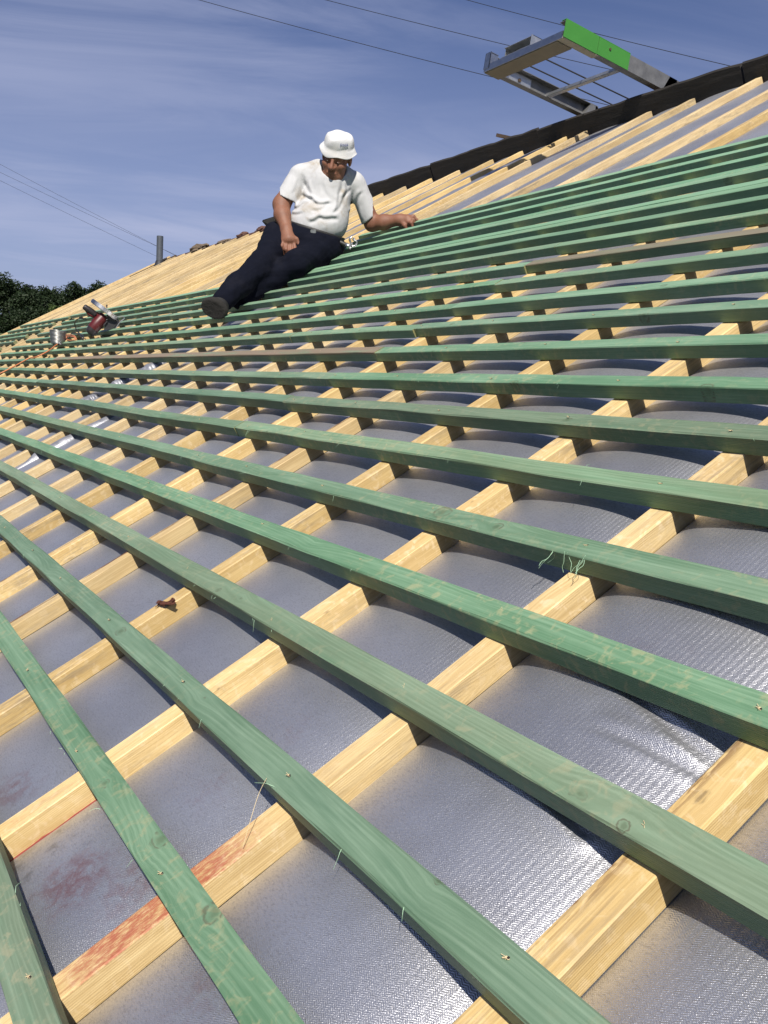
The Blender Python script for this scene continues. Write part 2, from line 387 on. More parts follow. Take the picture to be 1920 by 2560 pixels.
# ------------------------------------------------------------------ house: walls, far slope, membrane, ridge board, pipe
BW, BT, CH = 0.244*G, 0.18*G, 0.229*G          # batten width and thickness, counter-batten height
RIDGE, UL, UR, VE = 28.0, -79.4, 12.0, -9.0
CU = [9.3, 7.0, 4.7, 2.351, 0.0, -2.209, -4.60, -6.996, -9.07, -11.415, -13.72, -16.42, -19.13, -21.27, -24.78, -26.25, -28.85, -31.2, -33.75, -36.4, -38.95, -41.51]
uu = CU[-1]
while uu > -76.5:
    uu -= random.uniform(2.35, 2.62); CU.append(uu)
CU.append(UL+0.3)
house = empty('house', Matrix.Translation((W(-30, 10).x, W(-30, 10).y, 0)))
HI = house.matrix_world.inverted()
tag(house, 'house whose whole roof slope is stripped and covered in silver underlay membrane', 'house')

us = []; srt = sorted(CU)
def cellpts():
    pts = [UL]
    for a, b in zip(srt, srt[1:]):
        pts.append(a); w0 = a+0.244
        near = a > -12
        k = (56 if -0.3 < a < 1.0 else 18) if near else 8
        pts += [w0 + (b-w0)*(1-math.cos(math.pi*i/k))/2 for i in range(k)]
    pts += [srt[-1], srt[-1]+0.244, UR]
    return pts
us = cellpts()
vs_ = [VE]
while vs_[-1] < RIDGE+0.1: vs_.append(vs_[-1] + (0.04 if -0.8 < vs_[-1] < 2.2 else 0.09 if -4 < vs_[-1] < 7 else 0.2))
amp = {}
import bisect
def memb_z(u, v):
    i = bisect.bisect_right(srt, u+1e-6)-1
    if i < 0 or i >= len(srt)-1: return -0.229
    a, b = srt[i]+0.244, srt[i+1]
    if u <= a: return -0.231
    t = (u-a)/(b-a)
    if t >= 1: return -0.231
    if i not in amp: amp[i] = random.Random(i*13+5).uniform(0.09, 0.15)*(1.0 if a > -2.4 else 0.72)
    A = amp[i]
    if a > -1.0 and a < 1.5: A = 0.20
    s = (1-(2*t-1)**2)
    nz = mnoise.noise(Vector((u*0.35, v*0.22, i*3.0)))
    h = A*(s**0.7)*(1+(0.3 if A > 0.17 else 0.5)*nz)
    h += 0.012*s*mnoise.noise(Vector((u*1.6, v*1.1, 4.2))) + 0.004*s*mnoise.noise(Vector((u*6, v*6, 9.2)))
    if v > 15:   # looser sheet near the ridge: folds running along the roof
        k = min(1, (v-15)/4)
        f = mnoise.noise(Vector((u*0.10+3, v*0.85, 1.5)))
        h += k*s**0.5*(0.06*max(0, f) + 0.02*mnoise.noise(Vector((u*0.4, v*2.2, 7))))
    # creases near the brightest cell
    if 0.2 < u < 2.4:
        for (u0, v0, u1, v1) in ((1.15, 1.14, 2.3, 0.86), (1.45, 0.70, 2.33, 0.80), (0.9, 0.2, 2.0, 0.05)):
            dx_, dy_ = u1-u0, v1-v0; tt = max(0, min(1, ((u-u0)*dx_+(v-v0)*dy_)/(dx_*dx_+dy_*dy_)))
            dd = ((u-u0-tt*dx_)**2+(v-v0-tt*dy_)**2)**0.5
            h += (0.030*math.exp(-((dd-0.07)/0.05)**2) - 0.040*math.exp(-(dd/0.045)**2))*tt**0.5*s**0.3
    return -0.229 + h
bm = bmesh.new(); grid = [[bm.verts.new((u*G, v*G, memb_z(u, v)*G)) for v in vs_] for u in us]
for i in range(len(us)-1):
    for j in range(len(vs_)-1): bm.faces.new((grid[i][j], grid[i+1][j], grid[i+1][j+1], grid[i][j+1]))
mem = from_bm('underlay_membrane', bm, M_MEMB, house, HI @ Matrix.Translation((0, 0, Z0)) @ ROT, smooth=True)

bm = bmesh.new()   # roof boarding under the sheet, far slope, gable walls
y0, z0 = W(0, VE, -0.45).y, W(0, VE, -0.45).z; yr, zr = W(0, RIDGE+0.25, -0.45).y, W(0, RIDGE+0.25, -0.45).z; y2 = 2*yr-y0
xl, xr = UL*G+0.05, UR*G-0.05
prof = [(y0+0.25, 0), (y0+0.25, z0+0.14), (yr, zr), (y2-0.25, z0+0.14), (y2-0.25, 0)]
add_prism(bm, [(xl, y, z) for y, z in prof], (xr-xl, 0, 0))
from_bm('wall', bm, M_BRICK, house, HI.copy())
bm = bmesh.new()
add_prism(bm, [(UL*G, yr+0.004, zr+0.02), (UL*G, yr+0.02, zr+0.075), (UL*G, y2, z0+0.06), (UL*G, y2, z0)], ((UR-UL)*G, 0, 0))
from_bm('far_slope', bm, M_TILE, house, HI.copy())

# ridge board in lengths, dark and uneven
cuts = [(12.0, -16.9, 0.60, 0.63), (-17.0, -28.0, 0.63, 0.655), (-27.7, -36.2, 0.70, 0.665), (-36.3, -47.2, 0.655, 0.63)]
for i, (a, b_, h0, h1) in enumerate(cuts):
    L = (a-b_)*G; n = int(L/0.05); bm = bmesh.new(); rings = []
    for k in range(n+1):
        x = L*k/n; t = 1-k/n; top = (h0*t*1.0 + h1*(1-t)) if False else (h1 + (h0-h1)*(k/n))
        j = 0.055*mnoise.noise(Vector((x*6, i*3.3, 1))) + 0.012*mnoise.noise(Vector((x*30, i*3.3, 4)))
        jb = 0.04*mnoise.noise(Vector((x*2.2, i*7.3, 2)))
        th = 0.13+0.02*mnoise.noise(Vector((x*5, i, 8)))
        rings.append([bm.verts.new((x, yy*G, zz*G)) for yy, zz in ((-0.03+jb, -0.22), (0.0+jb*0.5, 0.25), (0.03, top+j-0.06), (0.08, top+j), (th+0.06, top+j-0.01), (th+0.1, -0.25))])
    for p, q in zip(rings, rings[1:]):
        for k in range(6): bm.faces.new((p[k], p[(k+1) % 6], q[(k+1) % 6], q[k]))
    bm.faces.new(rings[0]); bm.faces.new(rings[-1][::-1])
    from_bm('ridge_board', bm, M_BLACKBOARD, house, HI @ roofm(b_, 28.03, 0), smooth=False)
# vent pipe near the far verge
pb = W(-78.2, 26.3, -0.25)
bm = bmesh.new(); add_tube(bm, [(0, 0, 0), (0, 0, 0.30), (0, 0, 0.395)], 0.043, 20, False)
add_tube(bm, [(0, 0, 0.395), (0, 0, 0.39), (0, 0, 0.2)], [0.043, 0.038, 0.038], 20, False)
vp = from_bm('vent_pipe', bm, M_PIPE, house, HI @ Matrix.Translation(pb), smooth=True)
bm = bmesh.new(); add_lathe(bm, [(0.085, -0.03), (0.062, 0.03), (0.049, 0.075), (0.0435, 0.08)], 20)
from_bm('flashing', bm, M_LEAD, vp, smooth=True)
bm = bmesh.new(); add_box(bm, (-0.0, -0.35, -0.03), (0.06, 0.35, 0.035))
from_bm('verge_strip', bm, M_OLDWOOD, house, HI @ roofm(-79.6, 26.2, -0.2))
bm = bmesh.new(); add_box(bm, (-0.02, -5.4, -0.035), (0.03, 0.02, 0.03))
from_bm('verge_board', bm, M_PINE, house, HI @ roofm(-79.75, 28, -0.05))

# ------------------------------------------------------------------ counter-battens (pale pine laths running up the slope)
def setk(o, ks):
    for i, k in enumerate(ks[:4]): o['k%d' % (i+1)] = [float(q) for q in k]
RV = ROT.to_3x3()
# name in the picture, from the right-hand edge; CU[3] carries the cracked knot, CU[4] the red chalk
WANE = {-4.60: 0.0, -6.996: 1.0, -9.07: 0.9, -13.72: 0.5, -2.209: 0.0}
for i, u in enumerate(CU):
    rnd = random.Random(i*7+1)
    L = (RIDGE - 0.05 - VE)*G
    dv = rnd.uniform(-0.25, 0.05) if u > -40 else rnd.uniform(-0.1, 0.1)
    if u == -26.25: dv = 0.1
    bm = plank(CH*0 + L + dv*G, BW, CH - 0.0006, 300+i, step=0.09 if u < -12 else 0.05, wav=0.0016)
    for v in bm.verts:      # run along local x, stand below the grid plane, width towards +u
        v.co = Vector((v.co.x, BW - v.co.y, v.co.z - CH))
    bmesh.ops.reverse_faces(bm, faces=bm.faces[:])
    mw = Matrix.Translation(W(u, VE, 0)) @ ROT @ Matrix.Rotation(math.pi/2, 4, 'Z') @ Matrix.Translation((0, -BW, 0))
    mw = mw @ Matrix.Translation((0, 0, -rnd.uniform(0.0, 0.0012)))
    o = from_bm('counter_batten', bm, [M_PINE, M_ENDP], None, mw)
    # local frame: x up the slope from VE, y = BW - (u offset)
    def loc(v, du): return ((v-VE)*G, BW - du*G)
    ks = []
    if abs(u-2.351) < 1e-3: ks = [(*loc(0.55, 0.10), 0.0095), (*loc(-1.9, 0.16), 0.006)]
    elif u == 0.0: ks = [(*loc(-0.47, 0.30), 0.010), (*loc(-2.35, 0.30), 0.005), (*loc(1.6, 0.2), 0.006)]
    elif u == -2.209: ks = [(*loc(-0.66, 0.30), 0.012), (*loc(0.55, 0.28), 0.010), (*loc(2.6, 0.1), 0.008)]
    else: ks = [(*loc(rnd.uniform(-6, 27), rnd.choice((0.12, 0.28, 0.05))), rnd.uniform(0.004, 0.009)) for _ in range(4)]
    setk(o, ks)
    if u == 0.0: o['red'] = [(-2.05-VE)*G, 1.15*G, 1.0]
    elif u == -2.209: o['red'] = [(-2.5-VE)*G, 0.9*G, 0.35]
    else: o['red'] = [0.0, 0.001, 0.0]
    o['wane'] = WANE.get(u, 0.7 if rnd.random() < 0.25 else 0.0)
    o['weather'] = 0.0
    k = i - 4
    if i <= 2: lab = ['pale pine lath beyond the right frame, third right of the cracked-knot lath', 'pale pine lath, second to the right of the lath with the cracked knot', 'pale pine lath, next to the right of the lath with the cracked knot'][i]
    elif i == 3: lab = 'wide pale pine lath with a dark cracked knot at the lower right edge'
    elif i == 4: lab = 'pine lath rubbed with red chalk in the lower foreground'
    elif i == 5: lab = 'pale pine lath with a red line on its foot, left of the red-chalked lath'
    elif i == len(CU)-1: lab = 'last pale pine lath along the far left roof verge'
    else: lab = 'pale pine lath, %s to the left of the red-chalked one' % ORD[k]
    tag(o, lab, 'lath', 'pale pine counter-battens running up the roof')

# red chalk line along the foot of one lath
bm = bmesh.new(); pts = []
for k in range(15):
    v = -3.2 + 1.35*k/14
    pts.append((-2.209+0.244+0.02+0.008*math.sin(k*1.7), v, -0.215))
add_tube(bm, [((p[0]+1.9)*G, (p[1]+2.5)*G, (p[2]+0.22)*G) for p in pts], [0.0012+0.0012*random.random() for _ in pts], 6)
tag(from_bm('chalk_crumbs', bm, plain('red_chalk', (0.25, 0.05, 0.04), 0.95, 0, 0.4, 200), None, roofm(-1.9, -2.5, -0.22)), 'thin line of dark red chalk crumbs along the foot of a pine lath', 'chalk line')

# ------------------------------------------------------------------ green battens
NAIL_ME = None
def nail_mesh():
    bm = bmesh.new()
    rr = random.Random(3)
    pts = [Vector((0.0034*math.cos(a)*rr.uniform(0.5, 1.2), 0.0017*math.sin(a)*rr.uniform(0.5, 1.2), 0.0005)) for a in [k*6.2832/9 for k in range(9)]]
    bm.faces.new([bm.verts.new(p) for p in pts]).material_index = 0
    add_tube(bm, [(0.0012, 0.0003, 0.0002), (0.0012, 0.0003, 0.0008)], 0.0011, 8); bm.faces.ensure_lookup_table()
    for f in bm.faces:
        if len(f.verts) != 9: f.material_index = 1
    for k in range(3):
        a = rr.uniform(0, 6.28); p = Vector((0.002*math.cos(a), 0.0015*math.sin(a), 0.0006))
        add_tube(bm, [p, p+Vector((rr.uniform(-.002, .002), rr.uniform(-.001, .001), 0.0010)), p+Vector((rr.uniform(-.003, .003), rr.uniform(-.002, .002), 0.0012))], 0.00028, 4)
    me = bpy.data.meshes.new('nail'); bmesh.ops.recalc_face_normals(bm, faces=bm.faces[:]); bm.to_mesh(me); bm.free()
    me.materials.append(M_SPLINT); me.materials.append(M_PIT)
    return me
NAIL_ME = nail_mesh()
NAILN = [0]
def fibres(parent, L, n, seed, span=None):
    rr = random.Random(seed); bm = bmesh.new()
    for k in range(n):
        x = rr.uniform(*(span or (0, L))); front = rr.random() < 0.75
        p = Vector((x, 0.0 if front else BW, BT - 0.0006))
        d = Vector((rr.uniform(-1, 1), (-1 if front else 1)*rr.uniform(0.2, 1), rr.uniform(-0.9, 0.5))).normalized()
        l = rr.choice((0.004, 0.006, 0.009, 0.016)) if span is None else rr.uniform(0.012, 0.032)
        q = p + d*l*0.5 + Vector((rr.uniform(-1, 1), rr.uniform(-1, 1), rr.uniform(-1, 1)))*l*0.2
        e = q + d*l*0.5 + Vector((rr.uniform(-1, 1), rr.uniform(-1, 1), -0.6))*l*0.3
        add_tube(bm, [p, (p+q)/2 + Vector((0, 0, 0.0005)), q, e], [0.00030, 0.00026, 0.0002, 0.00012], 4, False)
    f = from_bm('frayed_fibres', bm, M_GSPLINT, parent); f['kind'] = 'stuff'
def batten(u0, v0, u1, v1, label, row=0, z=0.0, ks=(), weather=0.0, nails=True, seed=None, bow=0.0, fib=0):
    """from its left end (u0, v0) to its right end (u1, v1): lower front edge on the grid plane"""
    L = math.hypot(u1-u0, v1-v0)*G; ang = math.atan2(v1-v0, u1-u0)
    sd = seed if seed is not None else int(abs(u0*31)+v0*97+row*7)
    rnd = random.Random(sd)
    bm = plank(L-0.0012, BW*rnd.uniform(0.98, 1.03), BT*rnd.uniform(0.95, 1.05), sd, step=0.03 if row <= 9 else 0.1, bow=bow, wav=0.0019 if row <= 9 else 0.0012)
    o = from_bm('batten', bm, [M_GREEN, M_ENDG], None, roofm(u0, v0, z, ang))
    kk = [((ku-u0)*G, kv*G, kr) for ku, kv, kr in ks]
    while len(kk) < 4: kk.append((rnd.uniform(0, L), rnd.choice((0.002, 0.012, 0.024, 0.034)), rnd.uniform(0.002, 0.0045)))
    setk(o, kk); o['weather'] = float(weather) if weather else max(0.0, rnd.uniform(-0.2, 0.26)); o['wane'] = 0.0; o['fresh'] = {9: 0.1, 10: 0.15, 11: 0.2, 12: 0.25, 13: 0.3, 14: 0.3, 15: 0.35, 16: 0.4}.get(row, 0.0 if row < 9 else rnd.uniform(0.55, 0.95)) if not weather else 0.0
    tag(o, label, 'batten', 'green battens laid across the roof')
    if nails:
        for cu in CU:
            if u0 < cu+0.02 and cu+0.22 < u1 and -19.5 < cu < 4 and row <= 12:
                n = bpy.data.objects.new('nail', NAIL_ME); COL.objects.link(n); n.parent = o
                n.matrix_local = Matrix.Translation(((cu+0.12-u0)*G + rnd.uniform(-.006, .006), BW*rnd.uniform(0.35, 0.65), BT+0.0004)) @ Matrix.Rotation(rnd.uniform(-0.5, 0.5), 4, 'Z')
                NAILN[0] += 1
    if fib: fibres(o, L, fib, sd+1)
    return o

ROWV = {1: -3.017, 2: -2.03, 3: -1.026, 4: 0.0, 5: 1.014, 6: 1.98, 7: 2.999, 8: 4.0, 9: 4.925, 10: 5.955, 11: 6.945, 12: 7.87, 13: 8.94, 14: 9.88, 15: 10.82, 16: 11.70}
KN = {2: [(-1.36, 0.12, 0.006), (-0.22, 0.22, 0.010), (0.76, 0.22, 0.009)], 3: [(-4.0, 0.10, 0.0085), (-1.59, 0.15, 0.003)],
      4: [(2.04, 0.08, 0.0055), (2.40, 0.05, 0.0045), (-2.9, 0.12, 0.002)], 6: [(-1.0, 0.10, 0.0075), (-1.9, 0.13, 0.012)],
      8: [(-2.06, 0.10, 0.006)], 9: [(-3.9, 0.0, 0.008), (-0.81, -0.0, 0.009)], 11: [(-3.43, 0.0, 0.009), (-8, 0.1, 0.006)], 12: [(-3.9, 0.12, 0.006)]}
FIRST = 'row of green battens up from the bottom left corner'
def rowlab(r, piece=''):
    base = 'green batten, %s row from the bottom left corner' % ORD[r]
    return base + ((', ' + piece) if piece else '')
LONG = {1: (-9.0, 8.0), 2: (-14.5, 9.0), 3: (-19.5, 10.0), 4: (-26.0, 10.8), 5: (-31.0, 11.2)}
for r, (a, b_) in LONG.items():
    bend = 0.0
    batten(a, ROWV[r], b_, ROWV[r], rowlab(r), r, ks=KN.get(r, ()), bow=0.002*(-1)**r, fib=26, seed=1000+r)
PIECES = {6: [(11.5, -16.96), (-16.96, -40.0)], 7: [(11.5, -9.35), (-9.35, -17.66), (-17.66, -26.49), (-26.49, -46)], 8: [(11.5, -9.25), (-9.25, -31.2), (-31.2, -52)],
          9: [(11.5, -9.08), (-9.08, -33.7), (-33.7, -55)], 10: [(11.5, -9.0), (-9.0, -36.4), (-36.4, -56)], 11: [(11.5, -9.1), (-9.1, -14.47), (-14.47, -36.4), (-36.4, -55.8)],
          12: [(11.5, -9.03), (-9.03, -31.2), (-31.2, -56.9)], 13: [(11.5, -8.95), (-8.95, -33.7), (-33.7, -57.4)], 14: [(11.5, -9.05), (-9.05, -31.1), (-31.1, -58.0)],
          15: [(11.5, -9.15), (-9.15, -24.0), (-24.6, -57.2)], 16: [(11.5, -9.1), (-9.1, -23.5), (-24.1, -58.2)]}
PN = {2: ['right of its butt joint', 'left of its butt joint'], 3: ['its right length', 'its middle length', 'its left length'], 4: ['its rightmost length', 'second length from right', 'third length from right', 'its leftmost length']}
for r, ps in PIECES.items():
    for j, (b_, a) in enumerate(ps):
        rnd = random.Random(r*10+j)
        dv = [rnd.uniform(-0.025, 0.025) for _ in range(2)]
        wth = 1.0 if (r, j) == (10, 1) else (0.85 if (r, j) == (14, 0) else 0.0)
        lab = rowlab(r, PN[len(ps)][j])
        if (r, j) == (10, 1): lab = 'brown-grey weathered batten in the tenth green row from the bottom left'
        if (r, j) == (14, 0): lab = 'brownish-topped green batten in the fourteenth row, right of its joint'
        if (r, j) == (15, 2): lab = 'green batten passing under the man\'s boot heel, lower of the two there'
        if (r, j) == (16, 2): lab = 'green batten running left from beneath the man\'s calf'
        batten(a, ROWV[r]+dv[0], b_, ROWV[r]+dv[1], lab, r, ks=KN.get(r, ()) if j == 0 else (), weather=wth, z=0.0, seed=2000+r*10+j, bow=rnd.uniform(-0.004, 0.004), fib=13 if (j == 0 and r <= 9) else 0)
# left group beyond the stepped gap
for r, v, a, b_ in ((12, 7.95, -79.0, -62.4), (13, 8.98, -79.1, -61.9), (14, 9.92, -78.9, -62.2), (15, 10.78, -79.3, -61.0), (16, 11.83, -79.8, -61.5)):
    batten(a, v, b_, v, 'short green batten at the far left verge, in the %s row from the bottom' % ORD[r], r, nails=False, seed=3000+r)
# loose battens laid close together where the man sits
batten(-25.2, 12.42, 11.5, 12.62, 'bright green batten on the man\'s right side stack, front one of the lowest wide pair', 17, nails=False, seed=4001, z=0.0)
batten(-25.6, 12.672, 11.5, 12.872, 'bright green batten lying behind the front one of the lowest wide pair', 17, nails=False, seed=4002, z=0.002)
batten(-24.6, 13.62, 11.5, 13.95, 'bright green batten under the man\'s seat, front one of the upper wide pair', 18, nails=False, seed=4003, ks=[(-7.1, 0.0, 0.010)])
batten(-25.0, 13.872, 11.5, 14.202, 'bright green batten behind the front one of the upper wide pair', 18, nails=False, seed=4004, z=0.002)
batten(-24.9, 14.80, 11.5, 15.02, 'dark-fronted green batten, third below the man\'s outstretched hand', 19, nails=False, seed=4005)
batten(-25.3, 15.70, 11.5, 15.98, 'green batten, second below the man\'s outstretched hand', 20, nails=False, seed=4006)
batten(-26.3, 16.62, 11.5, 16.86, 'topmost green batten gripped by the man\'s outstretched hand', 21, nails=False, seed=4007)
batten(-60.6, 12.98, -26.0, 12.60, 'topmost green batten running left from the man, below the bare laths', 17, nails=False, seed=4008)
batten(-79.4, 12.95, -60.7, 12.85, 'short topmost green batten at the far left verge', 17, nails=False, seed=4009)

# tangle of torn green fibres on one batten
bm = bmesh.new(); rr = random.Random(11)
for k in range(9):
    p = Vector((rr.uniform(-0.03, 0.03), rr.uniform(-0.004, 0.004), rr.uniform(-0.002, 0.003)))
    pts = [p]
    d = Vector((rr.uniform(-1, 1), -0.6, -0.6))
    for j in range(4):
        d = (d + Vector((rr.uniform(-1, 1), rr.uniform(-.6, .6), rr.uniform(-.8, .5)))*0.7).normalized(); pts.append(pts[-1]+d*0.007)
    add_tube(bm, smooth_path(pts, 3), 0.00026, 4, False)
tag(from_bm('fibre_tangle', bm, M_GSPLINT, None, roofm(0.05, 1.97, 0.185)), 'tangle of torn pale green wood fibres hanging off a batten edge', 'wood fibres')
# long single splinter hanging over the red-chalked lath
bm = bmesh.new()
a0 = W(-0.02, -1.02, 0.18); a1 = W(0.22, -1.42, 0.02)
mid = (a0+a1)/2 + Vector((0.004, 0, 0.016))
add_tube(bm, smooth_path([Vector((0, 0, 0)), mid-a0, a1-a0], 6), 0.0003, 5)
tag(from_bm('wood_splinter', bm, M_SPLINT, None, Matrix.Translation(a0)), 'long thin wood splinter hanging over the red-chalked pine lath', 'splinter')
# curl of bark on a lath
bm = bmesh.new(); rr = random.Random(5)
for s in range(3):
    pts = [Vector((-0.02+0.006*k+rr.uniform(-.002, .002), 0.003*s+0.004*math.sin(k*0.9+s), 0.004+0.005*math.sin(k*0.8+s*1.3)**2)) for k in range(9)]
    for p, q in zip(pts, pts[1:]):
        w0 = Vector((0.001, 0.0035, 0.001*s))
        vs = [bm.verts.new(x) for x in (p-w0, q-w0, q+w0, p+w0)]; bm.faces.new(vs)
o = from_bm('bark_shaving', bm, M_BARK, None, roofm(-4.40, -0.34, -0.01, 0.5) @ Matrix.Scale(0.85, 4))
md = o.modifiers.new('thick', 'SOLIDIFY'); md.thickness = 0.0012
tag(o, 'curled scrap of dark red-brown bark stuck to a pine lath', 'bark')

# loose folded strip of membrane lying along a cell, and shiny folds beyond
def fold(u0, v0, u1, v1, r, label, seed):
    bm = bmesh.new(); n = 26; rings = []
    for k in range(n+1):
        t = k/n; u = u0+(u1-u0)*t + 0.12*mnoise.noise(Vector((t*4, seed, 0))); v = v0+(v1-v0)*t
        rr_ = r*(0.25+0.75*math.sin(math.pi*min(1, t*1.0))**0.6)*(1+0.3*mnoise.noise(Vector((t*6, seed, 3))))
        ring = []
        for j in range(11):
            a = -0.5 + (math.pi*1.15)*j/10
            rad = rr_*(1+0.12*mnoise.noise(Vector((t*5, j*0.5, seed))))
            ring.append(bm.verts.new(((u-u0 + rad*math.cos(a)*1.0)*G, (v-v0)*G, (rad*math.sin(a)*0.8 + 0.02)*G)))
        rings.append(ring)
    for p, q in zip(rings, rings[1:]):
        for j in range(10): bm.faces.new((p[j], p[j+1], q[j+1], q[j]))
    o = from_bm('membrane_fold', bm, M_FOLD, None, roofm(u0, v0, -0.2), smooth=True)
    md = o.modifiers.new('thick', 'SOLIDIFY'); md.thickness = 0.0012
    return tag(o, label, 'sheet fold')
fold(-17.95, 0.3, -18.25, 3.3, 0.22, 'dark curled lap of membrane lying between laths in the left foreground', 3)
fold(-22.9, 3.55, -22.7, 4.05, 0.20, 'nearest shiny crumpled fold of membrane between laths at left', 5)
fold(-23.1, 4.5, -22.9, 5.2, 0.22, 'middle shiny crumpled fold of membrane between laths at left', 7)
fold(-22.8, 5.45, -22.6, 6.3, 0.24, 'farthest shiny crumpled fold of membrane between laths at left', 9)

# ------------------------------------------------------------------ ridge debris
def lump(name, u, v, z, sx, sy, sz, seed, m, label, cat):
    bm = bmesh.new(); bmesh.ops.create_icosphere(bm, subdivisions=4, radius=1)
    for v_ in bm.verts:
        n = v_.co.normalized()
        k = 1+0.35*mnoise.noise(n*1.5+Vector((seed, 0, 0)))+0.22*mnoise.noise(n*4+Vector((0, seed, 0)))+0.10*mnoise.noise(n*11)
        v_.co = Vector((n.x*sx*k, n.y*sy*k, n.z*sz*k))*G*0.88
    return tag(from_bm(name, bm, m, None, roofm(u, v, z)), label, cat)
lump('mortar_lump', -72.0, 28.05, 0.0, 2.3, 0.5, 0.42, 1, M_MORTAR, 'largest rough lump of brown mortar on the far ridge, nearest the pipe', 'mortar')
lump('mortar_lump', -66.2, 28.05, -0.12, 1.7, 0.5, 0.30, 2, M_MORTAR, 'low lump of brown mortar midway along the far left ridge', 'mortar')
lump('mortar_lump', -62.2, 28.05, -0.08, 1.2, 0.4, 0.34, 3, M_TILE, 'dark broken ridge tile lump behind the man\'s right hip, left one', 'broken tile')
lump('mortar_lump', -58.6, 28.05, -0.06, 1.2, 0.4, 0.30, 4, M_TILE, 'dark broken ridge tile lump touching the man\'s trousers in view', 'broken tile')
bm = bmesh.new(); p0 = W(-29.7, 28.35, 0.55); p1 = W(-30.65, 28.3, 0.93)
dirv = (p1-p0); L = dirv.length
add_box(bm, (-0.02, -0.011, -0.011), (L, 0.011, 0.011))
q = dirv.to_track_quat('X', 'Z').to_matrix().to_4x4()
tag(from_bm('wood_stub', bm, M_OLDWOOD, None, Matrix.Translation(p0) @ q), 'short stub of old dark wood poking up behind the ridge board', 'wood stub')

# ------------------------------------------------------------------ roofer's ladder hoist over the ridge
dvec = Vector((0, -0.793, 0.609)).normalized(); nvec = Vector((0, 0.609, 0.793)).normalized()
Wm = RV @ Matrix(((1, 0, 0), (0, dvec.y, nvec.y), (0, dvec.z, nvec.z)))
LM = Matrix.Translation(W(-25.82, 28.75, 0.60)) @ Wm.to_4x4()
lad = empty('ladder', LM)
tag(lad, 'aluminium roofing ladder with a bright green side cover jutting over the ridge', 'ladder')
U_ = G*0.955; WX = 4.9*U_; LL = 5.42*U_; HH = 0.62*U_; FL = 0.34*U_; TH = 0.0035
def rail(x_out, sgn):
    bm = bmesh.new()
    xw = x_out + sgn*TH
    a, b_ = sorted((x_out, xw)); add_box(bm, (a, -0.14, 0), (b_, LL, HH))
    a, b_ = sorted((x_out+sgn*TH, x_out+sgn*FL)); add_box(bm, (a, -0.12, 0), (b_, LL, TH)); add_box(bm, (a, -0.12, HH-TH), (b_, LL, HH))
    # the rail bends at the ridge and runs down the far slope
    return bm
r1 = from_bm('rail', rail(0.0, 1), M_ALUD, lad); r1['label'] = 'dark grimy left rail of the ladder'
r2 = from_bm('rail', rail(WX, -1), M_ALUD, lad)
far = (Matrix(((1, 0, 0), (0, dvec.y, nvec.y), (0, dvec.z, nvec.z))).transposed() @ Vector((0, 0.5, -0.866)))
bm = bmesh.new()
for x in (0.0, WX-0.05): add_prism(bm, [(x, -0.12, 0.0), (x, -0.12, HH), (x, -0.06, HH), (x, -0.02, 0)], (0.05, 0, 0)); add_prism(bm, [(x, -0.10, -0.005), (x, -0.10, HH-0.002), (x, -0.19, HH-0.03), (x, -0.19, -0.06)], (0.05, 0, 0))
for x in (0.0, WX-0.05):
    p = Vector((x, -0.15, 0.02)); w_ = Vector((0, far.y, far.z))*1.9; e = Vector((0, -far.z, far.y))*0.08
    add_prism(bm, [p, p+w_, p+w_+e, p+e], (0.05, 0, 0))
for k in range(6):
    p = Vector((0.05, -0.15, 0.02)) + Vector((0, far.y, far.z))*(0.25+0.28*k) + Vector((0, -far.z, far.y))*0.03
    add_tube(bm, [p, p+Vector((WX-0.1, 0, 0))], 0.014, 8)
from_bm('lower_section', bm, M_ALUD, lad)
bm = bmesh.new(); add_box(bm, (WX+0.0008, 3.70*U_, -0.003), (WX+0.005, LL+0.003, HH+0.003)); add_box(bm, (WX+0.0006, 1.95*U_, -0.001), (WX+0.004, 3.67*U_, HH+0.002))
add_box(bm, (WX-0.03, 1.95*U_, HH+0.0021), (WX+0.0045, LL+0.002, HH+0.005))
side = from_bm('side_cover', bm, M_LGREEN, lad)
bm = bmesh.new(); add_tube(bm, [(WX+0.004, 3.05*U_, 0.40*U_), (WX+0.0085, 3.05*U_, 0.40*U_)], 0.007, 10)
from_bm('bolt', bm, M_OLDWOOD, side)
bm = bmesh.new(); add_box(bm, (WX-0.36*U_, 3.55*U_, -0.005), (WX-0.001, LL, -0.0012))
from_bm('flange_strip', bm, M_WHITEM, lad)
bm = bmesh.new(); add_box(bm, (0.02*U_, 4.62*U_, -0.010), (WX-0.38*U_, LL-0.004, -0.0014))
from_bm('end_board', bm, M_BEIGE, lad)
bm = bmesh.new(); add_box(bm, (0.004, LL+0.001, -0.008), (WX-0.006, LL+0.004, 0.20*U_)); add_box(bm, (0.004, LL-0.03, 0.20*U_), (WX-0.006, LL+0.004, 0.20*U_+0.003))
strip = from_bm('end_angle', bm, M_STEEL, lad)
bm = bmesh.new()
x0, x1, ya, yb, za, zb = 1.15*U_, 2.95*U_, LL-0.10, LL+0.004, 0.20*U_+0.0035, 0.66*U_
for a, b_ in (((x0, ya, za), (x1, yb, za+.003)), ((x0, ya, zb-.003), (x1, yb-0.01, zb)), ((x0, ya, za), (x0+.003, yb-0.02, zb)), ((x1-.003, ya, za), (x1, yb, zb)), ((x0, ya, za), (x1, ya+.003, zb))): add_box(bm, a, b_)
from_bm('hook_box', bm, M_ALU, lad)
bm = bmesh.new()
